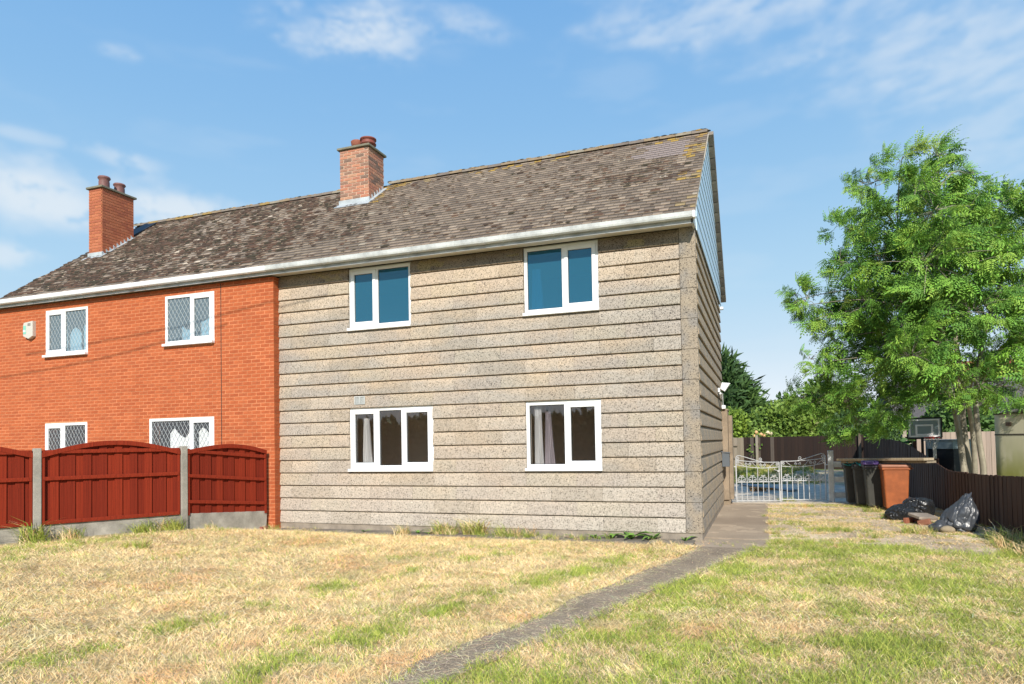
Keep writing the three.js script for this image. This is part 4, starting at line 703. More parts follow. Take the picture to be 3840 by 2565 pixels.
{
  const b1 = bag('small black bin bag leaning in front of the brown bin, leftmost of three', [3.42, -0.02, -3.82], [0.27, 0.19, 0.24], 3, (q) => { q.x += 0.25 * (q.y + 0.8) * 0.5; return q; });
  const b2 = bag('crinkled black bin bag in the middle, behind the bricks', [3.88, -0.02, -4.35], [0.30, 0.275, 0.28], 7, (q) => { if (q.y > 0.55) q.y = 0.55 + (q.y - 0.55) * 0.4; return q; });
  const b3 = bag('large grey black bin bag by the fence with a pointed top', [4.06, -0.02, -2.2], [0.33, 0.31, 0.29], 13, (q) => { const t = clamp((q.y + 0.8) / 1.8); q.x = q.x * (1 - 0.62 * t * t) + 0.48 * t * t; q.y *= 1.0 + 0.25 * t; q.z *= 1 - 0.4 * t; return q; }, [0.055, 0.06, 0.068]);
  // tied ends
  for (const [b, x, y, z, s] of [[b1, 0.16, 0.33, 0.02, 1], [b3, 0.19, 0.62, 0, 1.2]]) { const g = new THREE.ConeGeometry(0.05 * s, 0.14 * s, 9, 3), p = g.attributes.position; for (let i = 0; i < p.count; i++) { const k = 1 + 0.5 * (hash(i % 9, 3) - 0.5); p.setX(i, p.getX(i) * k); p.setZ(i, p.getZ(i) * k); } g.computeVertexNormals(); g.rotateZ(-0.5); g.translate(x, y, z); mesh('tied_end', g, b.children[0].material, b); }
  const flap = new THREE.IcosahedronGeometry(1, 10), fp = flap.attributes.position; for (let i = 0; i < fp.count; i++) { const q = V(fp.getX(i), fp.getY(i), fp.getZ(i)), k = 1 + 0.5 * (n3(q.x * 2 + 4, q.y * 2, q.z * 2, 44) - 0.5); fp.setXYZ(i, q.x * 0.17 * k - 0.30, Math.max(0, (q.y + 0.9) * 0.10 * k), q.z * 0.12 * k + 0.10); } flap.computeVertexNormals(); mesh('bag_flap', flap, b3.children[0].material, b3);
  const br = (label, x, y, z, ry, rz, c) => { const o = tag(mesh('loose_brick', RB(0.215, 0.1025, 0.065, 0.008), palMat(M.brick, c), scene), label, 'brick'); o.position.set(x, y, z); o.rotation.set(0, ry, rz, 'YXZ'); };
  br('loose orange brick on edge beside the left bin bag', 3.50, 0.05, -3.28, 0.9, 0.0, [0.48, 0.17, 0.09]);
  br('loose orange brick tilted under the concrete slab', 3.72, 0.05, -3.02, -0.6, 0.25, [0.45, 0.19, 0.11]);
  br('loose red brick half hidden between the slab and the middle bag', 3.63, 0.05, -3.42, 0.2, 0, [0.30, 0.12, 0.08]);
  const sl = tag(mesh('concrete_slab', RB(0.40, 0.055, 0.30, 0.012), mat('dusty_slab', [0.46, 0.38, 0.30], 0.95, { map: concreteTex }), scene), 'broken concrete slab resting on loose bricks in front of the bags', 'slab'); sl.position.set(3.74, 0.14, -3.22); sl.rotation.set(0.18, 0.5, -0.05, 'YXZ');
  const rock = (label, name, x, z, r, c, ky, seed, cat) => { const g = new THREE.IcosahedronGeometry(1, 5), p = g.attributes.position; for (let i = 0; i < p.count; i++) { const k = 1 + 0.4 * (n3(p.getX(i) * 1.3 + seed, p.getY(i) * 1.3, p.getZ(i) * 1.3, seed) - 0.5); p.setXYZ(i, p.getX(i) * k * r, p.getY(i) * k * r * ky, p.getZ(i) * k * r * 0.75); } g.computeVertexNormals(); const o = tag(mesh(name, boxUV(g), mat(name, c, 0.95, { map: fineNoise }), scene), label, cat); o.position.set(x, r * ky * 0.7, z); return o; };
  rock('flat tan stone on the ground in front of the large bin bag', 'stone', 3.86, -1.98, 0.12, [0.46, 0.37, 0.24], 0.55, 5, 'stone');
  rock('round grey stone at the foot of the brown fence', 'stone', 4.40, -1.62, 0.10, [0.20, 0.19, 0.18], 0.9, 8, 'stone');
}
// ------------------------------------------------------------------ yard behind the gates
{
  const o = tag(mesh('plank', RB(0.3, 0.05, 3.2, 0.008), palMat(M.brownwood, [0.34, 0.38, 0.40]), scene), 'grey board lying on the concrete yard behind the gates', 'plank'); o.position.set(1.05, 0.06, -12.4); o.rotation.y = 0.5;
  const d = tag(mesh('leaf_pile', (() => { const r = rng(8), l = []; for (let i = 0; i < 60; i++) { const g = new THREE.PlaneGeometry(0.14, 0.08); g.rotateX(r() * 3).rotateY(r() * 6).translate((r() - 0.5) * 0.7, 0.05 * r() + 0.03, (r() - 0.5) * 0.5); l.push(g); } return l; })(), mat('dead_leaves', [0.50, 0.26, 0.10], 0.9, { side: THREE.DoubleSide }), scene), 'small heap of orange dead leaves on the yard behind the gates', 'leaves'); d.position.set(0.9, 0.02, -11.2);
}
// ------------------------------------------------------------------ neighbour's yard: cabinet, hoop, caravan, fences, houses
{
  const c = thing('metal_shed', 'grey blue metal shed with a dark open front beyond the brown fence', 'shed', [5.60, 0, -9.72], 0.62);
  const gm = mat('grey_blue_metal', [0.36, 0.45, 0.47], 0.45, { map: fineNoise });
  mesh('shed_body', [RBB(0.06, 0.40, 0, 1.5, -0.42, 0.42, 0.006), RBB(-0.30, 0.06, 1.28, 1.5, -0.42, 0.42, 0.006), RBB(-0.30, 0.06, 0, 1.5, -0.42, -0.38, 0.006)], gm, c);
  mesh('shed_opening', [BB(-0.26, 0.058, 0.02, 1.28, -0.37, 0.40)], M.black, c);
  mesh('shed_roof', RBB(-0.33, 0.43, 1.502, 1.53, -0.45, 0.45, 0.004), gm, c);
  const h = thing('basketball_hoop', 'portable basketball hoop with clear white-lined backboard and red rim beyond the fence', 'basketball hoop', [4.95, 0, -9.12], -0.18);
  const wl = mat('white_line_paint', [0.95, 0.95, 0.95], 0.5), bx = 0.375, by = 0.25, cy = 1.84;
  mesh('backboard', RBB(-bx, bx, cy - by, cy + by, -0.015, 0.012, 0.01), mat('grey_clear_panel', [0.27, 0.34, 0.35], 0.25), h);
  mesh('board_frame', [BB(-bx - 0.02, bx + 0.02, cy + by, cy + by + 0.03, -0.02, 0.016), BB(-bx - 0.02, bx + 0.02, cy - by - 0.04, cy - by, -0.02, 0.016), BB(-bx - 0.03, -bx, cy - by, cy + by, -0.02, 0.016), BB(bx, bx + 0.03, cy - by, cy + by, -0.02, 0.016)], M.black, h);
  const sq = (w, hh, t, yy) => [BB(-w, w, yy + hh - t, yy + hh, 0.013, 0.017), BB(-w, w, yy - hh, yy - hh + t, 0.013, 0.017), BB(-w, -w + t, yy - hh + t, yy + hh - t, 0.013, 0.017), BB(w - t, w, yy - hh + t, yy + hh - t, 0.013, 0.017)];
  mesh('white_lines', [...sq(bx - 0.03, by - 0.02, 0.035, cy), ...sq(0.2, 0.145, 0.045, cy - 0.05)], wl, h);
  const rim = new THREE.TorusGeometry(0.17, 0.012, 8, 28); rim.rotateX(PI / 2).translate(0.16, cy - by - 0.0, 0.21); mesh('rim', [rim, BB(0.1, 0.22, cy - by - 0.04, cy - by + 0.02, 0.016, 0.05)], mat('red_metal', [0.50, 0.05, 0.03], 0.5), h);
  const net = []; for (let i = 0; i < 12; i++) { const a = i / 12 * 2 * PI, q = (t, k) => V(0.16 + k * 0.17 * Math.cos(t), 0, 0.21 + k * 0.17 * Math.sin(t)); for (const s of [-1, 1]) { const A = q(a, 0.98), C = q(a + s * 0.26, 0.75), D = q(a + s * 0.52, 0.6); A.y = cy - by; C.y = cy - by - 0.14; D.y = cy - by - 0.28; net.push(rod(A, C, 0.005, 4), rod(C, D, 0.005, 4)); } } mesh('net', net, M.whiteOld, h);
  mesh('pole', [rod(V(-0.05, 0, -0.35), V(-0.05, 1.75, -0.10), 0.035, 10), rod(V(-0.05, 1.7, -0.1), V(-0.05, 1.9, -0.02), 0.03, 8), RB(0.5, 0.2, 0.6, 0.04, -0.05, 0.1, -0.5)], M.black, h);
  mesh('slotted_post', [RBB(0.18, 0.26, 0, 1.45, -0.16, -0.1, 0.004), ...[0.6, 0.75, 0.9, 1.05, 1.2, 1.35].map((y) => BB(0.205, 0.235, y, y + 0.05, -0.101, -0.098))], M.whiteOld, h);
  // caravan with rounded corners
  const cv = thing('caravan', 'cream caravan with rounded corners and green algae stains beyond the brown fence', 'caravan', [8.16, 0, -6.5], 0.55);
  const cream = tex(512, 512, (u, v) => { const a = fbm(u * 4, v * 3, 5, 120, 4), b = fbm(u * 30, v * 2, 4, 121, 30), low = ss(0.85, 0.1, v); return mix3([0.74, 0.69, 0.50], [0.34, 0.35, 0.10], clamp(1.25 * low * ss(0.36, 0.66, a * 0.75 + b * 0.25))).map((c) => c * (0.92 + 0.16 * b)); }, 1 / 2.3, 1 / 2.3);
  const plan = (w, d, r, n = 8) => { const s = new THREE.Shape(); s.moveTo(-w + r, -d); s.lineTo(w - r, -d); s.absarc(w - r, -d + r, r, -PI / 2, 0, false); s.lineTo(w, d - r); s.absarc(w - r, d - r, r, 0, PI / 2, false); s.lineTo(-w + r, d); s.absarc(-w + r, d - r, r, PI / 2, PI, false); s.lineTo(-w, -d + r); s.absarc(-w + r, -d + r, r, PI, PI * 1.5, false); return s; };
  const prism = (w, d, r, y0, y1, bevel = 0) => { const g = new THREE.ExtrudeGeometry(plan(w, d, r), { depth: y1 - y0, bevelEnabled: !!bevel, bevelSize: bevel, bevelThickness: bevel, bevelSegments: 3, curveSegments: 12 }); g.rotateX(-PI / 2).translate(0, y0, 0); return boxUV(g); };
  const cm = mat('cream_panel', [1, 1, 1], 0.5, { map: cream });
  mesh('lower_shell', prism(1.12, 2.3, 0.42, 0.45, 1.625), cm, cv); mesh('upper_shell', prism(1.12, 2.3, 0.42, 1.64, 2.10), cm, cv);
  mesh('band', prism(1.128, 2.308, 0.42, 1.617, 1.648), mat('dark_trim', [0.07, 0.06, 0.04], 0.6), cv);
  mesh('roof_edge', prism(1.145, 2.325, 0.44, 2.10, 2.145), mat('dark_roof_edge', [0.12, 0.10, 0.06], 0.8), cv);
  const rf = new THREE.SphereGeometry(1, 32, 10, 0, 2 * PI, 0, PI / 2), rp = rf.attributes.position; for (let i = 0; i < rp.count; i++) { const x = rp.getX(i), z = rp.getZ(i), k = 1 / Math.max(Math.pow(Math.abs(x) ** 5 + Math.abs(z) ** 5, 0.2), 1e-3) * Math.hypot(x, z); rp.setXYZ(i, x * k * 1.13, rp.getY(i) * 0.26, z * k * 2.3); } rf.computeVertexNormals(); mesh('caravan_roof', boxUV(rf.translate(0, 2.145, 0)), mat('mossy_caravan_roof', [0.42, 0.41, 0.36], 0.8, { map: concreteTex }), cv);
  mesh('vent_cover', RBB(-1.15, -1.12, 1.83, 1.92, -1.75, -1.62, 0.008), mat('brown_plastic', [0.13, 0.08, 0.05], 0.6), cv);
  mesh('chassis', BB(-1.0, 1.0, 0.25, 0.44, -2.1, 2.1), M.black, cv);
  for (const s of [-1, 1]) { const wg = new THREE.CylinderGeometry(0.3, 0.3, 0.18, 18); wg.rotateZ(PI / 2).translate(s * 0.95, 0.3, 0); mesh('wheel', wg, M.black, cv); }
  const pf = thing('pale_fence', 'pale pinkish boarded fence in front of the bungalow', 'fence', [8, 0, -16.5]);
  for (let i = 0; i < 22; i++) { const b = mesh('board', RB(0.145, 1.75, 0.02, 0.003), palMat(M.brownwood, [[0.45, 0.34, 0.27], [0.5, 0.38, 0.3], [0.41, 0.31, 0.25]][i % 3]), pf); b.position.set(-1.8 + i * 0.15, 0.87, (i % 2) * 0.01); }
  mesh('rail', [RBB(-1.9, 1.5, 0.4, 0.48, -0.06, -0.012), RBB(-1.9, 1.5, 1.3, 1.38, -0.06, -0.012)], palMat(M.brownwood, [0.41, 0.31, 0.25]), pf);
  function farHouse(name, label, x, z, w, d, eave, ridge, wallC, roofC) {
    const t = thing(name, label, 'house', [x, 0, z]);
    mesh('wall', [BB(-w / 2, w / 2, 0, eave, -d / 2, d / 2)], mat('far_wall', wallC, 0.9, { map: fineNoise }), t);
    const sh = new THREE.Shape([[-d / 2 - 0.4, eave - 0.1], [d / 2 + 0.4, eave - 0.1], [0, ridge]].map((p) => new THREE.Vector2(...p)));
    mesh('roof', boxUV(new THREE.ExtrudeGeometry(sh, { depth: w + 0.5, bevelEnabled: false }).rotateY(PI / 2).translate(-w / 2 - 0.25, 0, 0)), mat('far_roof', roofC, 0.9, { map: concreteTex }), t);
    const n = Math.floor(ridge * 3), L = Math.hypot(d / 2 + 0.4, ridge - eave + 0.1), a = Math.atan2(ridge - eave + 0.1, d / 2 + 0.4), rows = []; for (let i = 0; i < n; i++) { const g = B(w + 0.5, 0.03, L / n * 0.94); g.rotateX(a + 0.03); const k = (i + 0.5) / n; g.translate(0, eave - 0.1 + k * (ridge - eave + 0.1) + 0.03, (d / 2 + 0.4) * (1 - k) + 0.02); rows.push(g); } const rm = mesh('tile_rows', rows, mat('far_tiles', roofC, 0.9, { map: fineNoise }), t); rm.userData.kind = 'stuff';
    for (let i = 0; i < 3; i++) { const xx = -w / 3 + i * w / 3, wy = eave - 1.35; const win = new THREE.Group(); win.name = 'window'; win.position.set(xx, wy, d / 2 + 0.01); t.add(win); mesh('frame', [BB(-0.6, 0.6, 1.0, 1.07, -0.05, 0.03), BB(-0.6, 0.6, 0, 0.07, -0.05, 0.03), BB(-0.6, -0.53, 0.07, 1.0, -0.05, 0.03), BB(0.53, 0.6, 0.07, 1.0, -0.05, 0.03), BB(-0.03, 0.03, 0.07, 1.0, -0.05, 0.03)], M.white, win); mesh('pane', [BB(-0.53, -0.03, 0.07, 1.0, -0.01, 0.005), BB(0.03, 0.53, 0.07, 1.0, -0.01, 0.005)], mat('dark_pane', [0.03, 0.04, 0.05], 0.05), win); }
    return t;
  }
  farHouse('bungalow', 'low bungalow with a dark grey roof behind the basketball hoop', 12.2, -26, 11, 7, 2.3, 4.2, [0.55, 0.48, 0.38], [0.15, 0.135, 0.125]);
  farHouse('red_roofed_house', 'far house with a red tiled roof glimpsed through the tall tree', 19, -43, 11, 8, 3.6, 6.6, [0.45, 0.25, 0.18], [0.46, 0.14, 0.07]);
}
// ------------------------------------------------------------------ trees and shrubs
const leafMat = (c) => mat('leaf', c, 0.7, { side: THREE.DoubleSide });
function tapered(pts, r0, r1, n = 14, seg = 7) {             // limb that tapers along a curve
  const cv = new THREE.CatmullRomCurve3(pts), g = new THREE.TubeGeometry(cv, n, 1, seg), p = g.attributes.position, c = V(0, 0, 0);
  for (let i = 0; i <= n; i++) { cv.getPointAt(i / n, c); const r = lerp(r0, r1, i / n); for (let j = 0; j <= seg; j++) { const k = i * (seg + 1) + j; p.setXYZ(k, c.x + (p.getX(k) - c.x) * r, c.y + (p.getY(k) - c.y) * r, c.z + (p.getZ(k) - c.z) * r); } }
  g.computeVertexNormals(); return g;
}
// one pinnate leaf: a stalk of paired leaflets, drooping
const pinnate = (() => {
  const pos = [], add = (o, d, n, L, w) => { const s = d.clone().cross(n).normalize().multiplyScalar(w), m = o.clone().addScaledVector(d, L * 0.45), e = o.clone().addScaledVector(d, L).addScaledVector(n, -L * 0.18); const A = m.clone().add(s), C = m.clone().sub(s).addScaledVector(n, 0.003); pos.push(...o.toArray(), ...A.toArray(), ...e.toArray(), ...o.toArray(), ...e.toArray(), ...C.toArray()); };
  for (let i = 0; i < 5; i++) { const x = 0.05 + i * 0.052, y = -0.10 * x * x * 6, o = V(x, y, 0), L = 0.095 - 0.008 * i; for (const s of [-1, 1]) add(o, V(0.55, -0.18, s).normalize(), V(0, 1, 0.1 * s), L, 0.016); }
  add(V(0.31, -0.06, 0), V(1, -0.4, 0).normalize(), V(0.3, 1, 0), 0.09, 0.017);
  const g = new THREE.BufferGeometry(); g.setAttribute('position', new THREE.Float32BufferAttribute(pos, 3)); g.computeVertexNormals(); return g;
})();
// a sprig: compound leaves in pairs along a twig, each a little lighter or darker
const sprigs = [1, 2, 3, 4].map((k) => {
  const r = rng(500 + k), list = [];
  for (let i = 0; i < 13; i++) {
    const g = pinnate.clone(), s = 0.62 + 0.42 * r(), x = 0.06 + 0.44 * Math.sqrt(r()), n = g.attributes.position.count, c = new Float32Array(n * 3), tone = 0.72 + 0.5 * r();
    for (let q = 0; q < n; q++) { const w = tone * (0.9 + 0.2 * hash(Math.floor(q / 6), i, k)); c[3 * q] = w * (0.9 + 0.25 * hash(i, 3, k)); c[3 * q + 1] = w; c[3 * q + 2] = w; }
    g.setAttribute('color', new THREE.BufferAttribute(c, 3));
    g.applyMatrix4(new THREE.Matrix4().compose(V(x, 0.04 * (r() - 0.5), 0), new THREE.Quaternion().setFromEuler(new THREE.Euler(0.7 * (r() - 0.5), (i % 2 ? 1 : -1) * (0.5 + 1.3 * r()), -0.15 - 0.75 * r(), 'YXZ')), V(s, s, s))); list.push(g);
  }
  return mergeGeometries(list.map((g) => { g.deleteAttribute('uv'); return g; }));
});
function leafCloud(seed, n, size, wedge, flat = 1) {           // a sprig of single leaves
  const r = rng(seed), pos = [];
  for (let i = 0; i < n; i++) {
    const a = r() * 6.283, q = Math.cbrt(r()), y = (r() * 2 - 1), h = Math.sqrt(1 - y * y), o = V(q * h * Math.cos(a), q * y * flat, q * h * Math.sin(a)).multiplyScalar(0.5), d = V(r() - 0.5, r() - 0.62, r() - 0.5).add(o).normalize(), s = d.clone().cross(V(r() - 0.5, 1, r() - 0.5)).normalize().multiplyScalar(size * wedge), m = o.clone().addScaledVector(d, size * 0.5), e = o.clone().addScaledVector(d, size);
    pos.push(...o.toArray(), ...m.clone().add(s).toArray(), ...e.toArray(), ...o.toArray(), ...e.toArray(), ...m.clone().sub(s).toArray());
  }
  const g = new THREE.BufferGeometry(); g.setAttribute('position', new THREE.Float32BufferAttribute(pos, 3)); g.computeVertexNormals(); return g;
}
function crown(parent, name, geo, m, list) { const im = shadow(new THREE.InstancedMesh(geo, m, list.length)); list.forEach((it, i) => { im.setMatrixAt(i, it.m); im.setColorAt(i, col(it.c)); }); im.name = name; im.userData = { kind: 'stuff' }; parent.add(im); return im; }
const QE = (x, y, z) => new THREE.Quaternion().setFromEuler(new THREE.Euler(x, y, z, 'YXZ'));
const bark = mat('pale_bark', [0.50, 0.45, 0.335], 0.9, { map: concreteTex, bumpMap: bumpNoise, bumpScale: 0.006 });
{
  const base = V(5.25, 0, -6.35), t = thing('ash_tree', 'tall ash tree with several pale stems beyond the brown fence', 'tree', base.toArray()), r = rng(131);
  const Rv = V(Math.cos(0.349), 0, -Math.sin(0.349)), Fv = V(-Math.sin(0.349), 0, -Math.cos(0.349)); // across and away, as the crown was surveyed
  // crown clusters: across from the stem, up, radius, away
  const S = [[-0.30,2.95,0.42],[0.18,3.15,0.42],[-0.65,3.25,0.45],[0.35,2.75,0.36],[-1.85,7.38,0.36],[-2.17,7.38,0.18],[-1.26,7.83,0.15],[-0.48,7.49,0.5],[-0.44,7.94,0.18],[0.38,7.49,0.34],[-0.94,7.17,0.41],[-0.53,6.76,0.82],[0.15,6.44,0.73],[-1.44,6.4,0.59],[-1.98,6.53,0.27],[-2.44,6.22,0.39],[-2.67,6.4,0.2],[-2.73,5.58,0.32],[-2.26,5.81,0.41],[-1.76,5.44,0.68],[-0.85,5.53,0.82],[0.06,5.26,0.82],[0.88,6.4,0.41],[1.02,6.85,0.23],[1.02,5.53,0.55],[-3.48,4.72,0.3],[-3.71,4.85,0.16],[-3.3,4.35,0.27],[-2.85,4.35,0.45],[-2.21,4.63,0.64],[-3.03,3.9,0.34],[-1.57,4.26,0.73],[-0.53,4.35,0.82],[0.38,4.35,0.73],[-2.44,3.35,0.55],[-1.85,3.63,0.64],[-3.21,3.31,0.27],[-3.44,3.4,0.14],[-1.21,3.4,0.68],[-0.3,3.53,0.55],[0.83,3.44,0.5],[0.88,2.81,0.41],[-3.35,2.49,0.41],[-3.67,2.53,0.16],[-2.67,2.4,0.55],[-1.85,2.49,0.59],[-1.12,2.58,0.5],[0.15,2.72,0.45],[-2.44,1.99,0.36],[-1.67,2.03,0.39],[-2.89,1.85,0.23],[-1.89,1.76,0.18],[-0.44,2.76,0.32],[1.65,6.31,0.77],[1.97,4.9,0.95],[1.74,3.44,0.77],[1.33,2.67,0.45],[-1.21,2.31,0.27]];
  const clusters = S.map(([a, y, q]) => { const ra = Math.abs(a + 0.8) / 3.2, room = Math.sqrt(Math.max(0.05, 1 - ra * ra)) * 1.8; let dz = (r() * 2 - 1) * room; if (a < -1.4) dz = Math.abs(dz) * 0.9 - 0.25; if (y < 2.6) dz = a < -2.7 ? 0.7 + 1.1 * r() : a < -2.0 ? 0.3 * r() : -0.9 * r(); return { a, y: y < 2.6 && a > -1.9 ? y + 0.28 : y, q, dz }; });
  for (const c of clusters.slice()) if (c.q > 0.6 && c.y > 2.2) for (const sgn of [-1, 1]) clusters.push({ a: c.a + (r() - 0.5) * 0.3, y: c.y + (r() - 0.5) * 0.3, q: c.q * 0.9, dz: (c.a < -1.4 && sgn < 0 ? 0.4 : 1) * sgn * (0.9 + 0.9 * r()) });
  const at = (a, y, dz) => { const k = dz / 15.3, e = 1.65; return V(Rv.x * a * (1 + k) + Fv.x * dz + Rv.x * 10.2 * k, e + (y - e) * (1 + k), Rv.z * a * (1 + k) + Fv.z * dz + Rv.z * 10.2 * k); };
  // stems
  const stems = [[[-0.10, 0, 0], [-0.11, 0.9, 0], [-0.20, 1.8, 0.1], [-0.34, 2.6, 0.2], [-0.75, 4.2, 0.3], [-1.4, 6.3, 0.2]], [[0.02, 0, 0.05], [0.0, 0.9, 0.1], [-0.08, 1.8, 0.3], [-0.12, 2.9, 0.4], [-0.25, 4.6, 0.3], [-0.45, 7.2, 0]], [[0.10, 0, -0.05], [0.14, 0.8, -0.1], [0.12, 1.7, -0.2], [-0.05, 2.8, -0.5], [-0.6, 4.3, -1.0]], [[0.20, 0, 0], [0.33, 0.75, 0], [0.26, 1.5, 0], [0.22, 2.5, 0.1], [0.5, 4.0, 0.2], [1.1, 5.5, 0.1]]].map((s) => s.map((p) => at(...p)));
  const rad = [0.072, 0.085, 0.062, 0.072];
  stems.forEach((s, i) => mesh('trunk', boxUV(tapered(s, rad[i], 0.03, 26, 9)), bark, t));
  const limbs = [], leaves = [[], [], [], []], pal = [[0.136, 0.297, 0.029], [0.163, 0.343, 0.034], [0.109, 0.249, 0.029], [0.198, 0.374, 0.044], [0.238, 0.405, 0.051], [0.089, 0.218, 0.029], [0.286, 0.39, 0.061]];
  const nearest = (p) => { let b = null, bd = 1e9; stems.forEach((s) => { const cv = new THREE.CatmullRomCurve3(s); for (let k = 6; k <= 20; k++) { const q = cv.getPoint(k / 20); if (q.y > p.y - 0.2 && k > 9) continue; const d = q.distanceTo(p) + 0.4 * Math.abs(p.y - 0.6 - q.y); if (d < bd) { bd = d; b = q; } } }); return b; };
  for (const c of clusters) {
    const C = at(c.a, c.y, c.dz), from = nearest(c.y < 2.6 ? C.clone().add(V(0, 1.3, 0)) : C), mid = from.clone().lerp(C, 0.5).add(V(0, 0.15 + 0.2 * r(), 0));
    limbs.push(tapered([from, mid, C.clone().add(V(0, -0.1, 0))], c.y < 2.5 ? 0.016 : 0.018 + 0.02 * c.q, 0.007, 10, 5));
    const nt = Math.round(4 + 15 * c.q);
    for (let i = 0; i < nt; i++) {                        // twigs, each with leaves round its end
      const dir = V(r() - 0.5, r() - 0.42, r() - 0.5).normalize(), E = C.clone().addScaledVector(dir, c.q * (0.55 + (c.y < 2.6 ? 0.55 : 0.85) * r())), q0 = C.clone().lerp(E, 0.1);
      limbs.push(tapered([q0, q0.clone().lerp(E, 0.6).add(V(0, 0.05, 0)), E], 0.009, 0.004, 4, 3));
      const dirn = E.clone().sub(q0), len = dirn.length(), shade = clamp((c.y - 1) / 6);
      for (let k = 0; k < 2; k++) {
        const p = k ? q0.clone().lerp(E, 0.15 + 0.35 * r()) : q0.clone().lerp(E, 0.25), qd = new THREE.Quaternion().setFromUnitVectors(V(1, 0, 0), dirn.clone().normalize().add(V((r() - 0.5) * 0.9 * k, (r() - 0.3) * 0.5 * k, (r() - 0.5) * 0.9 * k)).normalize()), s = clamp(len * 0.9 / 0.5, 0.75, 1.15) * (0.8 + 0.35 * r());
        leaves[Math.floor(r() * 4)].push({ m: new THREE.Matrix4().compose(p, qd, V(s, s, s)), c: pal[Math.floor(clamp(r() * 0.75 + 0.25 * shade * r()) * 6.99)] });
      }
    }
  }
  mesh('branches', limbs.map((g) => boxUV(g)), bark, t).userData.kind = 'stuff';
  const lm = leafMat([1, 1, 1]); lm.vertexColors = true;
  leaves.forEach((l, i) => crown(t, 'crown', sprigs[i], lm, l));
}
function shrub(name, label, cat, [x, y0, z], [rx, ry, rz], n, geo, s0, pal, seed, shape, group) {
  const t = thing(name, label, cat, [x, y0, z], 0, group), r = rng(seed), list = [];
  mesh('trunk', [0, 1, 2].map((i) => boxUV(tapered([V(0.05 * i, 0, 0.04 * i), V((r() - 0.5) * 0.3 * rx, ry * 0.7, (r() - 0.5) * 0.3 * rz), V((r() - 0.5) * rx, ry * 1.3, (r() - 0.5) * rz)], 0.05, 0.015, 8, 6))), palMat(bark, [0.2, 0.15, 0.1]), t);
  for (let i = 0; i < n; i++) {
    const a = r() * 2 * PI, v = r() * 2 - 1, h = Math.sqrt(1 - v * v), q = 0.55 + 0.45 * Math.sqrt(r()); let p = V(h * Math.cos(a), v, h * Math.sin(a)).multiplyScalar(q);
    const bump = 0.78 + 0.55 * (n3(p.x * 2.2 + seed, p.y * 2.2, p.z * 2.2, seed) - 0.1); p.multiplyScalar(bump); if (shape) p = shape(p);
    const s = s0 * (0.7 + 0.7 * r()), k = n3(p.x * 3 + seed, p.y * 3, p.z * 3, seed + 2);
    list.push({ m: new THREE.Matrix4().compose(V(p.x * rx, Math.max(0.05, (p.y + 1) * ry), p.z * rz), QE(r() * 6, r() * 6, r() * 6), V(s, s, s)), c: pal[Math.floor(clamp(k * 1.6 - 0.3 + 0.4 * (r() - 0.5)) * (pal.length - 0.01))] });
  }
  crown(t, 'crown', geo, leafMat([1, 1, 1], 0.3), list);
  return t;
}
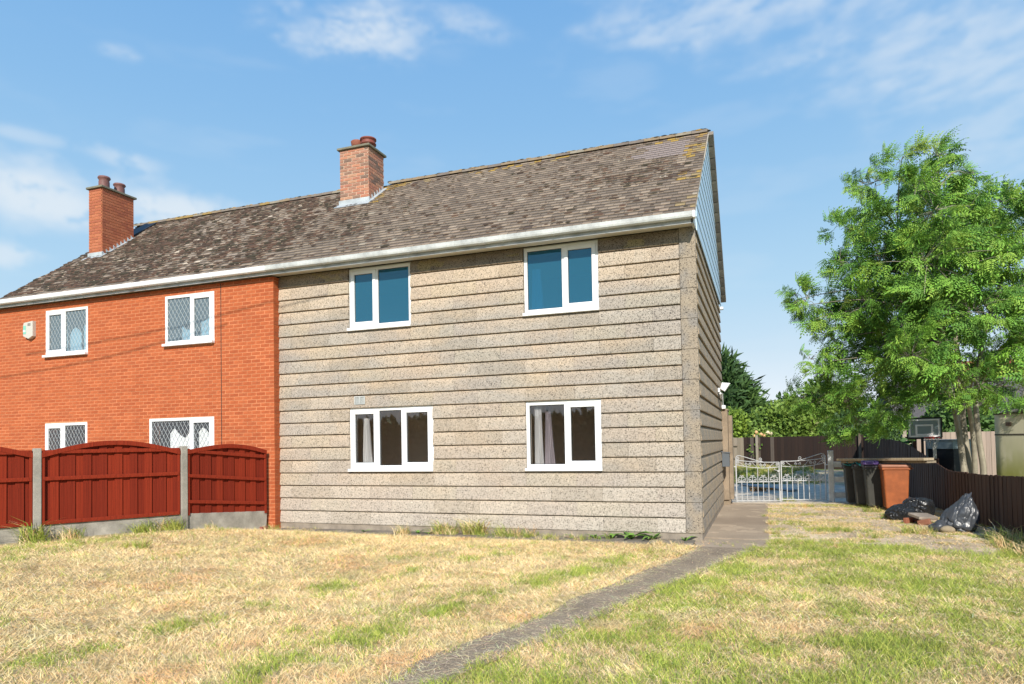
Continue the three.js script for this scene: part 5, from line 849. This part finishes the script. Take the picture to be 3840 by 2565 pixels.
{
  const sprig = leafCloud(3, 22, 0.30, 0.28), fine = leafCloud(4, 30, 0.22, 0.3), spray = leafCloud(5, 20, 0.55, 0.10, 0.5);
  const lime = [[0.136, 0.218, 0.027], [0.176, 0.281, 0.032], [0.224, 0.328, 0.041], [0.272, 0.359, 0.045]], mid = [[0.072, 0.14, 0.025], [0.112, 0.195, 0.027], [0.152, 0.242, 0.032], [0.192, 0.281, 0.045]], dark = [[0.044, 0.094, 0.027], [0.064, 0.133, 0.032], [0.088, 0.172, 0.036], [0.112, 0.195, 0.045]];
  shrub('conifer_tree', 'tall dark green conifer behind the house corner beyond the back fence', 'tree', [-0.95, 0, -26.5], [2.0, 2.9, 1.9], 1500, spray, 1.0, dark, 201, (p) => { const t = clamp((p.y + 1) / 2); const k = 1.1 * Math.pow(1 - t, 0.55) + 0.16; return V(p.x * k, p.y, p.z * k); });
  shrub('hedge_shrub', 'bright lime green shrub over the pale end of the back fence', 'shrub', [-0.5, 0.2, -22.6], [1.0, 1.35, 0.9], 620, fine, 0.75, lime, 202);
  shrub('hedge_shrub', 'mid green loose shrub to the right of the lime shrub below the conifer', 'shrub', [0.75, 0.2, -22.9], [0.95, 1.15, 0.9], 520, fine, 0.75, mid, 203);
  shrub('hedge_shrub', 'rounded green shrub in the middle of the hedge with sky above it', 'shrub', [1.9, 0.2, -23.2], [1.15, 1.5, 1.0], 700, fine, 0.8, [...mid.slice(1), lime[1]], 204);
  shrub('hedge_shrub', 'feathery yellow green shrub behind the fence left of the tall tree', 'shrub', [2.95, 0.2, -23.4], [0.9, 1.3, 0.9], 520, sprig, 0.6, [...lime.slice(0, 2), [0.20, 0.22, 0.07]], 205);
  shrub('hedge_tree', 'taller dark bush rising behind the hanging ash branches', 'shrub', [4.1, 0.2, -24.6], [1.5, 2.0, 1.2], 900, sprig, 0.75, mid, 206);
  shrub('hedge_shrub', 'dark shrub in the corner of the back fence under the ash', 'shrub', [4.9, 0.2, -20.8], [1.2, 1.15, 0.9], 520, fine, 0.8, dark, 207);
  shrub('hedge_tree', 'far tree crown over the hedge right of the conifer', 'tree', [2.6, 0.2, -31], [2.0, 1.75, 1.4], 700, sprig, 0.9, dark, 208);
  shrub('hedge_tree', 'dark tree behind the caravan and bungalow', 'tree', [8.2, 0, -19.5], [1.3, 1.3, 1.2], 700, sprig, 0.8, dark, 209);
  shrub('hedge_tree', 'broad green tree behind the red roofed house', 'tree', [14, 0, -34], [3.2, 2.3, 2], 900, sprig, 1.2, mid, 210);
  const rb = shrub('rose_bush', 'rose bush with yellow and pink blooms over the back fence', 'rose bush', [1.0, 0.3, -20.9], [0.75, 0.80, 0.5], 260, fine, 0.5, mid, 211);
  const bloom = (() => { const g = new THREE.IcosahedronGeometry(0.07, 2), p = g.attributes.position; for (let i = 0; i < p.count; i++) { const k = 0.8 + 0.4 * hash(Math.round(p.getX(i) * 300), Math.round(p.getZ(i) * 300), 5); p.setXYZ(i, p.getX(i) * k, p.getY(i) * k, p.getZ(i) * k); } g.computeVertexNormals(); return g; })(), pm = mat('petal', [0.75, 0.45, 0.22], 0.7), pk = mat('pale_petal', [0.78, 0.66, 0.42], 0.7);
  for (const [dx, dy, dz] of [[-0.30, 1.62, 0.35], [-0.1, 1.52, 0.4], [0.02, 1.47, 0.4], [0.18, 1.6, 0.35], [-0.38, 1.45, 0.35], [0.3, 1.55, 0.3]]) { const b = mesh('bloom', bloom, dx > 0.1 ? pk : pm, rb); b.position.set(dx, dy, dz); }
  // unseen hedge added across the road behind the viewer for the pane reflections
  shrub('reflection_hedge', 'long dark unseen hedge across the road added for the window reflections', 'hedge', [-8, 0, 33], [26, 1.35, 1.6], 3000, sprig, 1.9, dark, 212, (p) => V(clamp(p.x * 1.3, -1, 1), p.y > 0 ? Math.min(p.y, 0.8 + 0.1 * p.x) : p.y, p.z));
}
// ------------------------------------------------------------------ grass, weeds, clippings
{
  const r = rng(301), P4 = new THREE.Matrix4().multiplyMatrices(camera.projectionMatrix, camera.matrixWorldInverse);
  camera.updateMatrixWorld(); camera.updateProjectionMatrix(); P4.multiplyMatrices(camera.projectionMatrix, camera.matrixWorldInverse);
  const q = V(0, 0, 0), seen = (x, y, z, k = 1.36) => { q.set(x, y, z).applyMatrix4(P4); return Math.abs(q.x) < k && Math.abs(q.y) < k + 0.1 && q.z < 1; };
  function tuft(seed, n, h0, h1, lean, w, spread) {
    const rr = rng(seed), pos = [], nor = [];
    for (let i = 0; i < n; i++) {
      const a = rr() * 6.283, o = V(spread * (rr() - 0.5), -0.005, spread * (rr() - 0.5)), h = lerp(h0, h1, rr()), l = lean * (0.4 + rr()), d = V(Math.cos(a) * l, 1, Math.sin(a) * l).normalize(), s = V(-Math.sin(a + rr()), 0, Math.cos(a + rr())).multiplyScalar(w * (0.7 + 0.6 * rr())), m = o.clone().addScaledVector(d, h * 0.55), e = o.clone().addScaledVector(d, h).add(V(Math.cos(a) * h * 0.35 * lean, -h * 0.25 * lean, Math.sin(a) * h * 0.35 * lean));
      const A = o.clone().add(s), C = o.clone().sub(s), D = m.clone().addScaledVector(s, 0.75), E = m.clone().addScaledVector(s, -0.75);
      pos.push(...A.toArray(), ...C.toArray(), ...D.toArray(), ...C.toArray(), ...E.toArray(), ...D.toArray(), ...D.toArray(), ...E.toArray(), ...e.toArray());
    }
    const g = new THREE.BufferGeometry(); g.setAttribute('position', new THREE.Float32BufferAttribute(pos, 3)); g.computeVertexNormals(); return g;
  }
  const gm = mat('grass_blade', [1, 1, 1], 0.8, { side: THREE.DoubleSide });
  const straws = [[0.805, 0.592, 0.299], [0.921, 0.735, 0.431], [0.698, 0.497, 0.238], [0.854, 0.668, 0.361], [0.747, 0.477, 0.246], [0.698, 0.563, 0.264]], greens = [[0.302, 0.355, 0.052], [0.374, 0.413, 0.071], [0.234, 0.307, 0.043], [0.478, 0.477, 0.104], [0.187, 0.26, 0.043]];
  const line = (pts, x, z) => { let b = 9; for (let i = 0; i < pts.length - 1; i++) { const [ax, az] = pts[i], [bx, bz] = pts[i + 1], t = clamp(((x - ax) * (bx - ax) + (z - az) * (bz - az)) / ((bx - ax) ** 2 + (bz - az) ** 2)); b = Math.min(b, Math.hypot(x - ax - t * (bx - ax), z - az - t * (bz - az))); } return b; };
  const stripA = [[-0.55, 1.4], [-0.95, 2.3], [-1.34, 3.4], [-1.75, 4.3], [-2.0, 5.1], [-2.2, 6.4], [-2.35, 7.2], [-2.7, 8]], stripB = [[-2.6, 2.0], [-3.24, 3.38], [-3.76, 4.99], [-4.0, 6.3], [-4.3, 8]];
  const green = (x, z) => {
    const n = fbm(x * 1.1, z * 1.1, 4, 310), f = fbm(x * 3.1, z * 3.1, 3, 311);
    let g = 0.03 + 0.4 * ss(0.60, 0.75, f) * ss(0.45, 0.65, n);
    if (x < along(pathL, z)) { g += 0.85 * ss(0.50, 0.05, line(stripA, x, z) + 0.5 * (f - 0.5)) * ss(0.34, 0.66, f + 0.25 * (n - 0.5) + 0.06) + 0.5 * ss(0.3, 0.08, line(stripB, x, z)) * ss(0.4, 0.55, f); g += 0.35 * ss(-7.6, -8.8, x) * ss(0.4, 0.6, f); }
    else { g = 0.47 + 1.4 * (n - 0.5) + 1.5 * (f - 0.5) + 0.25 * ss(0.6, 0.2, x - along(pathR, z)) - 0.25 * ss(2.6, 4.0, x) * ss(0.5, 2, z) + 0.25 * ss(0.9, 0.1, z); }
    return clamp(g);
  };
  const inFence = (x, z) => x < -8.6 - 0.545 * (z - 1.87) + 0.2 && z > 0.2;
  class Blades { constructor() { this.p = []; this.c = []; }
    tri(a, b, d, c) { this.p.push(a[0], a[1], a[2], b[0], b[1], b[2], d[0], d[1], d[2]); for (let k = 0; k < 3; k++) this.c.push(c[0], c[1], c[2]); }
    blade(x, y, z, yaw, lean, L, w, c, fine) {            // lean: 0 upright, 1 flat
      const ca = Math.cos(yaw), sa = Math.sin(yaw), h = Math.cos(lean * 1.5), o = Math.sin(lean * 1.5), tw = yaw + 1.2 + 0.8 * Math.sin(x * 91 + z * 57), sx = -Math.sin(tw) * w, sz = Math.cos(tw) * w, A = [x + sx, y, z + sz], C = [x - sx, y, z - sz], bend = 0.25 * L;
      const tip = [x + ca * (o * L + bend * 0.6), y + Math.max(0.006, h * L - bend * 0.5), z + sa * (o * L + bend * 0.6)];
      if (!fine) { this.tri(A, C, tip, c); return; }
      const mx = x + ca * o * L * 0.5, my = y + Math.max(0.005, h * L * 0.58), mz = z + sa * o * L * 0.5, D = [mx + sx * 0.8, my, mz + sz * 0.8], E = [mx - sx * 0.8, my, mz - sz * 0.8];
      this.tri(A, C, D, c); this.tri(C, E, D, c); this.tri(D, E, tip, c);
    }
    build() { const g = new THREE.BufferGeometry(); g.setAttribute('position', new THREE.Float32BufferAttribute(this.p, 3)); g.setAttribute('color', new THREE.Float32BufferAttribute(this.c, 3)); g.computeVertexNormals(); return g; }
  }
  const gmv = gm.clone(); gmv.vertexColors = true;
  const dry = new Blades(), live = new Blades(), hay = new Blades();
  for (let i = 0; i < 1500000; i++) {
    const x = -12.5 + 17.1 * r(), z = -0.7 + 8.9 * r(); if (!seen(x, 0, z)) continue;
    const d = Math.hypot(x - camera.position.x, z - camera.position.z), keep = d < 6.5 ? 0.62 : d < 9 ? 0.5 : 0.36; if (r() > keep) continue;
    if (inFence(x, z) || onPath(x, z, -0.01) || onDrive(x, z) || onApron(x, z) || z < 0.03 || x < XL + 0.1 && z < 0.25) { if (!(x > 1.0 && z > dirtEdge(x) && z < 0.4)) continue; }
    if (onDirt(x, z) && r() > 0.02 + 0.42 * ss(0.50, 0.66, fbm(x * 3.3, z * 3.3, 4, 73)) + 0.5 * ss(0.55, 0.0, dirtEdge(x) - z)) continue;
    if (x > 1.0 && z < dirtEdge(x) + 0.5 && r() > 0.35 + 0.65 * ss(0, 0.5, z - dirtEdge(x)) + 0.5 * (vn(x * 6, z * 6, 340) - 0.4)) continue;
    const knot = vn(x * 9, z * 9, 330), knot2 = vn(x * 23, z * 23, 331), gr = clamp(green(x, z) + 0.45 * (knot - 0.5) * (green(x, z) > 0.12 ? 1 : 0.3)), isG = r() < gr;
    let c = (isG ? greens : straws)[Math.floor(r() * (isG ? 5 : 6))]; const tone = (0.86 + 0.28 * fbm(x * 0.7, z * 0.7, 3, 320) + 0.50 * (knot2 - 0.5) + 0.42 * (knot - 0.5) + 0.30 * (vn(x * 3.7, z * 3.7, 341) - 0.5)) * (r() < 0.08 ? 0.45 : 1) + 0.10;
    c = [c[0] * tone, c[1] * tone, c[2] * tone];
    if (!isG) { const red = ss(0.62, 0.82, fbm(x * 1.3 + 9, z * 1.3, 4, 322)), old = ss(0.55, 0.8, vn(x * 3.1, z * 3.1, 333)); c = mix3(c, [0.70 * tone, 0.38 * tone, 0.17 * tone], red * 0.6); c = mix3(c, [0.55 * tone, 0.52 * tone, 0.24 * tone], 0.35 * old); }
    const far = d > 6.5, y = groundY(x, z) - 0.004, swirl = 6.283 * vn(x * 1.3, z * 1.3, 335) * 1.5;
    if (isG) live.blade(x, y, z, r() * 6.283, 0.15 + 0.5 * r(), (0.045 + 0.065 * r()) * (0.6 + 0.8 * knot), far ? 0.0040 : 0.0024, c, !far);
    else dry.blade(x, y + 0.012 * r(), z, r() < 0.25 ? swirl + 1.2 * (r() - 0.5) : r() * 6.283, 0.35 + 0.6 * r(), 0.03 + 0.07 * r() * r() + 0.01, far ? 0.0042 : 0.0022, c, !far);
    if (!isG && r() < 0.022) hay.blade(x, y + 0.03 + 0.025 * r(), z, swirl + 1.5 * (r() - 0.5), 0.97, 0.07 + 0.12 * r(), far ? 0.0036 : 0.0022, [0.95, 0.78, 0.46].map((k) => k * (0.8 + 0.3 * r())), true);
  }
  for (let i = 0; i < 3600; i++) { const z = 0.9 + 7 * r(), q2 = r() * r(), x = r() < 0.15 ? lerp(along(pathL, z), along(pathR, z), r()) : r() < 0.5 ? along(pathL, z) + 0.20 * q2 : along(pathR, z) - 0.20 * q2; if (seen(x, 0, z)) hay.blade(x, groundY(x, z) + 0.02, z, r() * 6.283, 0.98, 0.04 + 0.09 * r(), 0.0026, [0.88, 0.73, 0.43].map((k) => k * (0.75 + 0.35 * r())), true); }
  for (let i = 0; i < 130000; i++) {                     // thin dry grass and a few green blades over the bare earth
    const x = 1.0 + 3.65 * r(), z = -7.2 + 7.2 * r(); if (!onDirt(x, z) || r() > 0.06 + 0.75 * ss(0.50, 0.64, fbm(x * 3.3, z * 3.3, 4, 73))) continue;
    const isG = r() < 0.25 + 0.5 * ss(0.55, 0.7, vn(x * 2, z * 2, 345)), k = 0.75 + 0.4 * r(), c = (isG ? greens : straws)[Math.floor(r() * 5)].map((v) => v * k); (isG ? live : dry).blade(x, groundY(x, z), z, r() * 6.283, 0.4 + 0.5 * r(), 0.025 + 0.045 * r(), 0.005, c, false);
  }
  const stuff = (name, label, cat, g, list) => { const im = list ? crown(scene, numbered(name), g, gm, list) : mesh(name, g, gmv, scene); im.userData = { label, category: cat, kind: 'stuff' }; return im; };
  stuff('dry_grass', 'dry straw coloured cut grass covering the front lawn', 'grass', dry.build());
  stuff('green_grass', 'green grass growing in strips and patches of the lawn', 'grass', live.build());
  stuff('hay_clippings', 'loose pale hay clippings lying on the lawn and path edges', 'clippings', hay.build());
  // grass strip beyond the yard, taller tufts by the fences
  const tall = tuft(431, 14, 0.16, 0.42, 0.8, 0.005, 0.14), tl = [];
  const put = (x, z, n, sp, s, green2 = 0.6) => { for (let i = 0; i < n * 2.2; i++) { const xx = x + sp * (r() - 0.5), zz = z + sp * 0.6 * (r() - 0.5), k = s * (0.6 + 0.7 * r()); tl.push({ m: new THREE.Matrix4().compose(V(xx, groundY(xx, zz), zz), QE(0, r() * 6.283, 0), V(k, k, k)), c: (r() < green2 ? greens : straws)[Math.floor(r() * 5)].map((v) => v * 1.05) }); } };
  for (const [x, z, n, sp, s, gq] of [[-9.75, 3.95, 9, 0.35, 1.2, 0.7], [-9.6, 3.5, 8, 0.6, 0.8, 0.6], [-9.1, 2.55, 12, 0.5, 0.75, 0.7], [-8.95, 2.15, 14, 0.4, 0.95, 0.85], [-8.5, 1.6, 5, 0.3, 0.5, 0.5], [-10.3, 4.6, 12, 0.6, 1.1, 0.6], [-8.2, 0.3, 6, 0.3, 0.5, 0.4], [-7.75, 3.82, 7, 0.35, 0.6, 0.9], [-4.0, 6.67, 6, 0.3, 0.45, 0.9], [-5.25, 0.42, 6, 0.25, 0.7, 0.4], [-4.5, 0.2, 16, 0.5, 0.6, 0.8], [-3.95, 0.12, 16, 0.35, 1.25, 0.6], [-4.5, 0.15, 12, 0.3, 0.95, 0.7], [-1.9, 0.2, 10, 0.9, 0.5, 0.7], [-3.2, 0.12, 16, 0.7, 0.75, 0.6], [-3.4, 0.25, 12, 0.8, 0.5, 0.7], [-2.8, 0.25, 16, 0.9, 0.45, 0.8], [-2.2, 0.3, 10, 0.7, 0.4, 0.7], [-0.45, 0.62, 12, 0.4, 0.4, 0.3],
    [2.0, -1.8, 30, 0.75, 0.35, 0.95], [2.45, -1.75, 14, 0.6, 0.3, 0.95], [3.4, -1.75, 16, 0.5, 0.55, 0.6], [2.65, -1.1, 10, 0.5, 0.35, 0.8], [1.1, -2.6, 14, 0.25, 0.3, 0.4], [1.08, -1.2, 12, 0.22, 0.3, 0.4], [1.05, -3.9, 10, 0.25, 0.3, 0.4], [1.75, -6.3, 16, 0.8, 0.4, 0.6], [1.5, -7.6, 8, 0.4, 0.5, 0.9], [3.15, -5.3, 7, 0.3, 0.5, 0.8], [3.3, -4.2, 5, 0.2, 0.5, 0.6], [1.6, -0.15, 24, 1.2, 0.35, 0.7], [0.4, 0.25, 12, 0.9, 0.2, 0.6]]) put(x, z, n, sp, s, gq);
  for (let i = 0; i < 900; i++) { const x = -1.5 + 6.1 * r(), z = -20.6 + 6 * r() + 0.3 * x; if (z < -14.6 - 0.15 * x && x < 1.9 + 1.2 * r()) put(x, z, 1, 0.1, 0.5 + 0.4 * r(), 0.75); }
  for (let i = 0; i < 60; i++) put(4.2 + 0.4 * r(), -1.2 + 2.8 * r(), 1, 0.2, 0.5 + 0.4 * r(), 0.5);
  stuff('tall_grass', 'taller uncut grass at the feet of the fences and the grey wall', 'grass', tall, tl);
  const peb = []; for (let i = 0; i < 2600; i++) { const x = 1.0 + 3.6 * r(), z = -7 + 6.9 * r(); if (!onDirt(x, z)) continue; const k = 0.4 + 1.3 * r() * r() * r(), w = 0.7 + 0.5 * r(); peb.push({ m: new THREE.Matrix4().compose(V(x, groundY(x, z) + 0.003, z), QE(r() * 6, r() * 6, r() * 6), V(k, k * 0.7, k)), c: [0.55 * w, 0.46 * w, 0.35 * w] }); }
  const pg = crown(scene, numbered('gravel'), new THREE.IcosahedronGeometry(0.014, 0), mat('pebble', [1, 1, 1], 0.95), peb); pg.userData = { label: 'small loose pebbles scattered over the bare earth by the bins', category: 'gravel', kind: 'stuff' };
  // weeds: rosettes of long leaves, one thing each
  const leafG = (L, w, droop) => { const n = 5, pos = [], idx = []; for (let i = 0; i <= n; i++) { const t = i / n, ww = w * Math.sin(PI * Math.min(0.98, t * 0.9 + 0.08)) * (i % 2 ? 1 : 0.7), x = L * t, y = L * (0.75 * t - droop * t * t); pos.push(x, y, -ww, x, y - ww * 0.25, 0, x, y, ww); if (i) { const a = (i - 1) * 3; idx.push(a, a + 1, a + 3, a + 1, a + 4, a + 3, a + 1, a + 2, a + 4, a + 2, a + 5, a + 4); } } const g = new THREE.BufferGeometry(); g.setAttribute('position', new THREE.Float32BufferAttribute(pos, 3)); g.setIndex(idx); g.computeVertexNormals(); return g; };
  const lg = [leafG(0.20, 0.028, 0.55), leafG(0.26, 0.034, 0.8), leafG(0.15, 0.024, 0.4)];
  const weed = (x, z, n, s, label, bright) => { const t = thing('weed', label, 'weed', [x, groundY(x, z) + 0.02, z], r() * 6); for (let i = 0; i < n; i++) { const o = mesh('leaf', lg[i % 3], palMat(leafMatW, bright ? [[0.20, 0.34, 0.05], [0.26, 0.38, 0.06]][i % 2] : [[0.12, 0.25, 0.035], [0.16, 0.30, 0.045], [0.10, 0.20, 0.035]][i % 3]), t); o.rotation.set(0, i * 2.4 + r(), 0.3 * r(), 'YXZ'); o.scale.setScalar(s * (0.7 + 0.5 * r())); } };
  const leafMatW = leafMat([1, 1, 1], 0.25);
  const wl = [[-0.25, 0.16, 6, 0.9, 'small dark green weed at the foot of the corner block'], [-0.78, 0.14, 9, 1.35, 'leafy dock weed at the wall, second from the house corner'], [-1.12, 0.12, 11, 1.5, 'big jagged dock weed at the wall right of the window above'], [-1.45, 0.14, 9, 1.25, 'upright green weed at the wall below the right-hand window'], [-1.72, 0.15, 7, 0.9, 'lighter green weed at the wall left of the docks'], [-2.1, 0.18, 5, 0.7, 'small weed with a dark leaf on the wall strip'], [-5.0, 0.25, 7, 0.8, 'low weed on the strip under the three-pane window'], [-4.75, 0.3, 7, 0.7, 'low bushy weed left of the tall wall grass'], [-6.1, 0.3, 6, 0.6, 'tiny weed on the wall strip nearest the brick house'], [4.28, -1.35, 8, 0.9, 'bright weed at the foot of the brown fence beside the large bag', 1], [4.42, -0.95, 8, 0.9, 'bright leafy weed at the brown fence beyond the grey stone', 1], [4.5, -0.5, 9, 0.9, 'bright weed at the brown fence near the picture edge', 1], [3.24, -3.9, 9, 0.9, 'pale leafy weed beside the left bin bag', 1], [3.55, -4.3, 6, 0.7, 'dry yellow weed between the two small bin bags', 1]];
  wl.forEach((w) => weed(...w));
}
renderer.render(scene, camera);
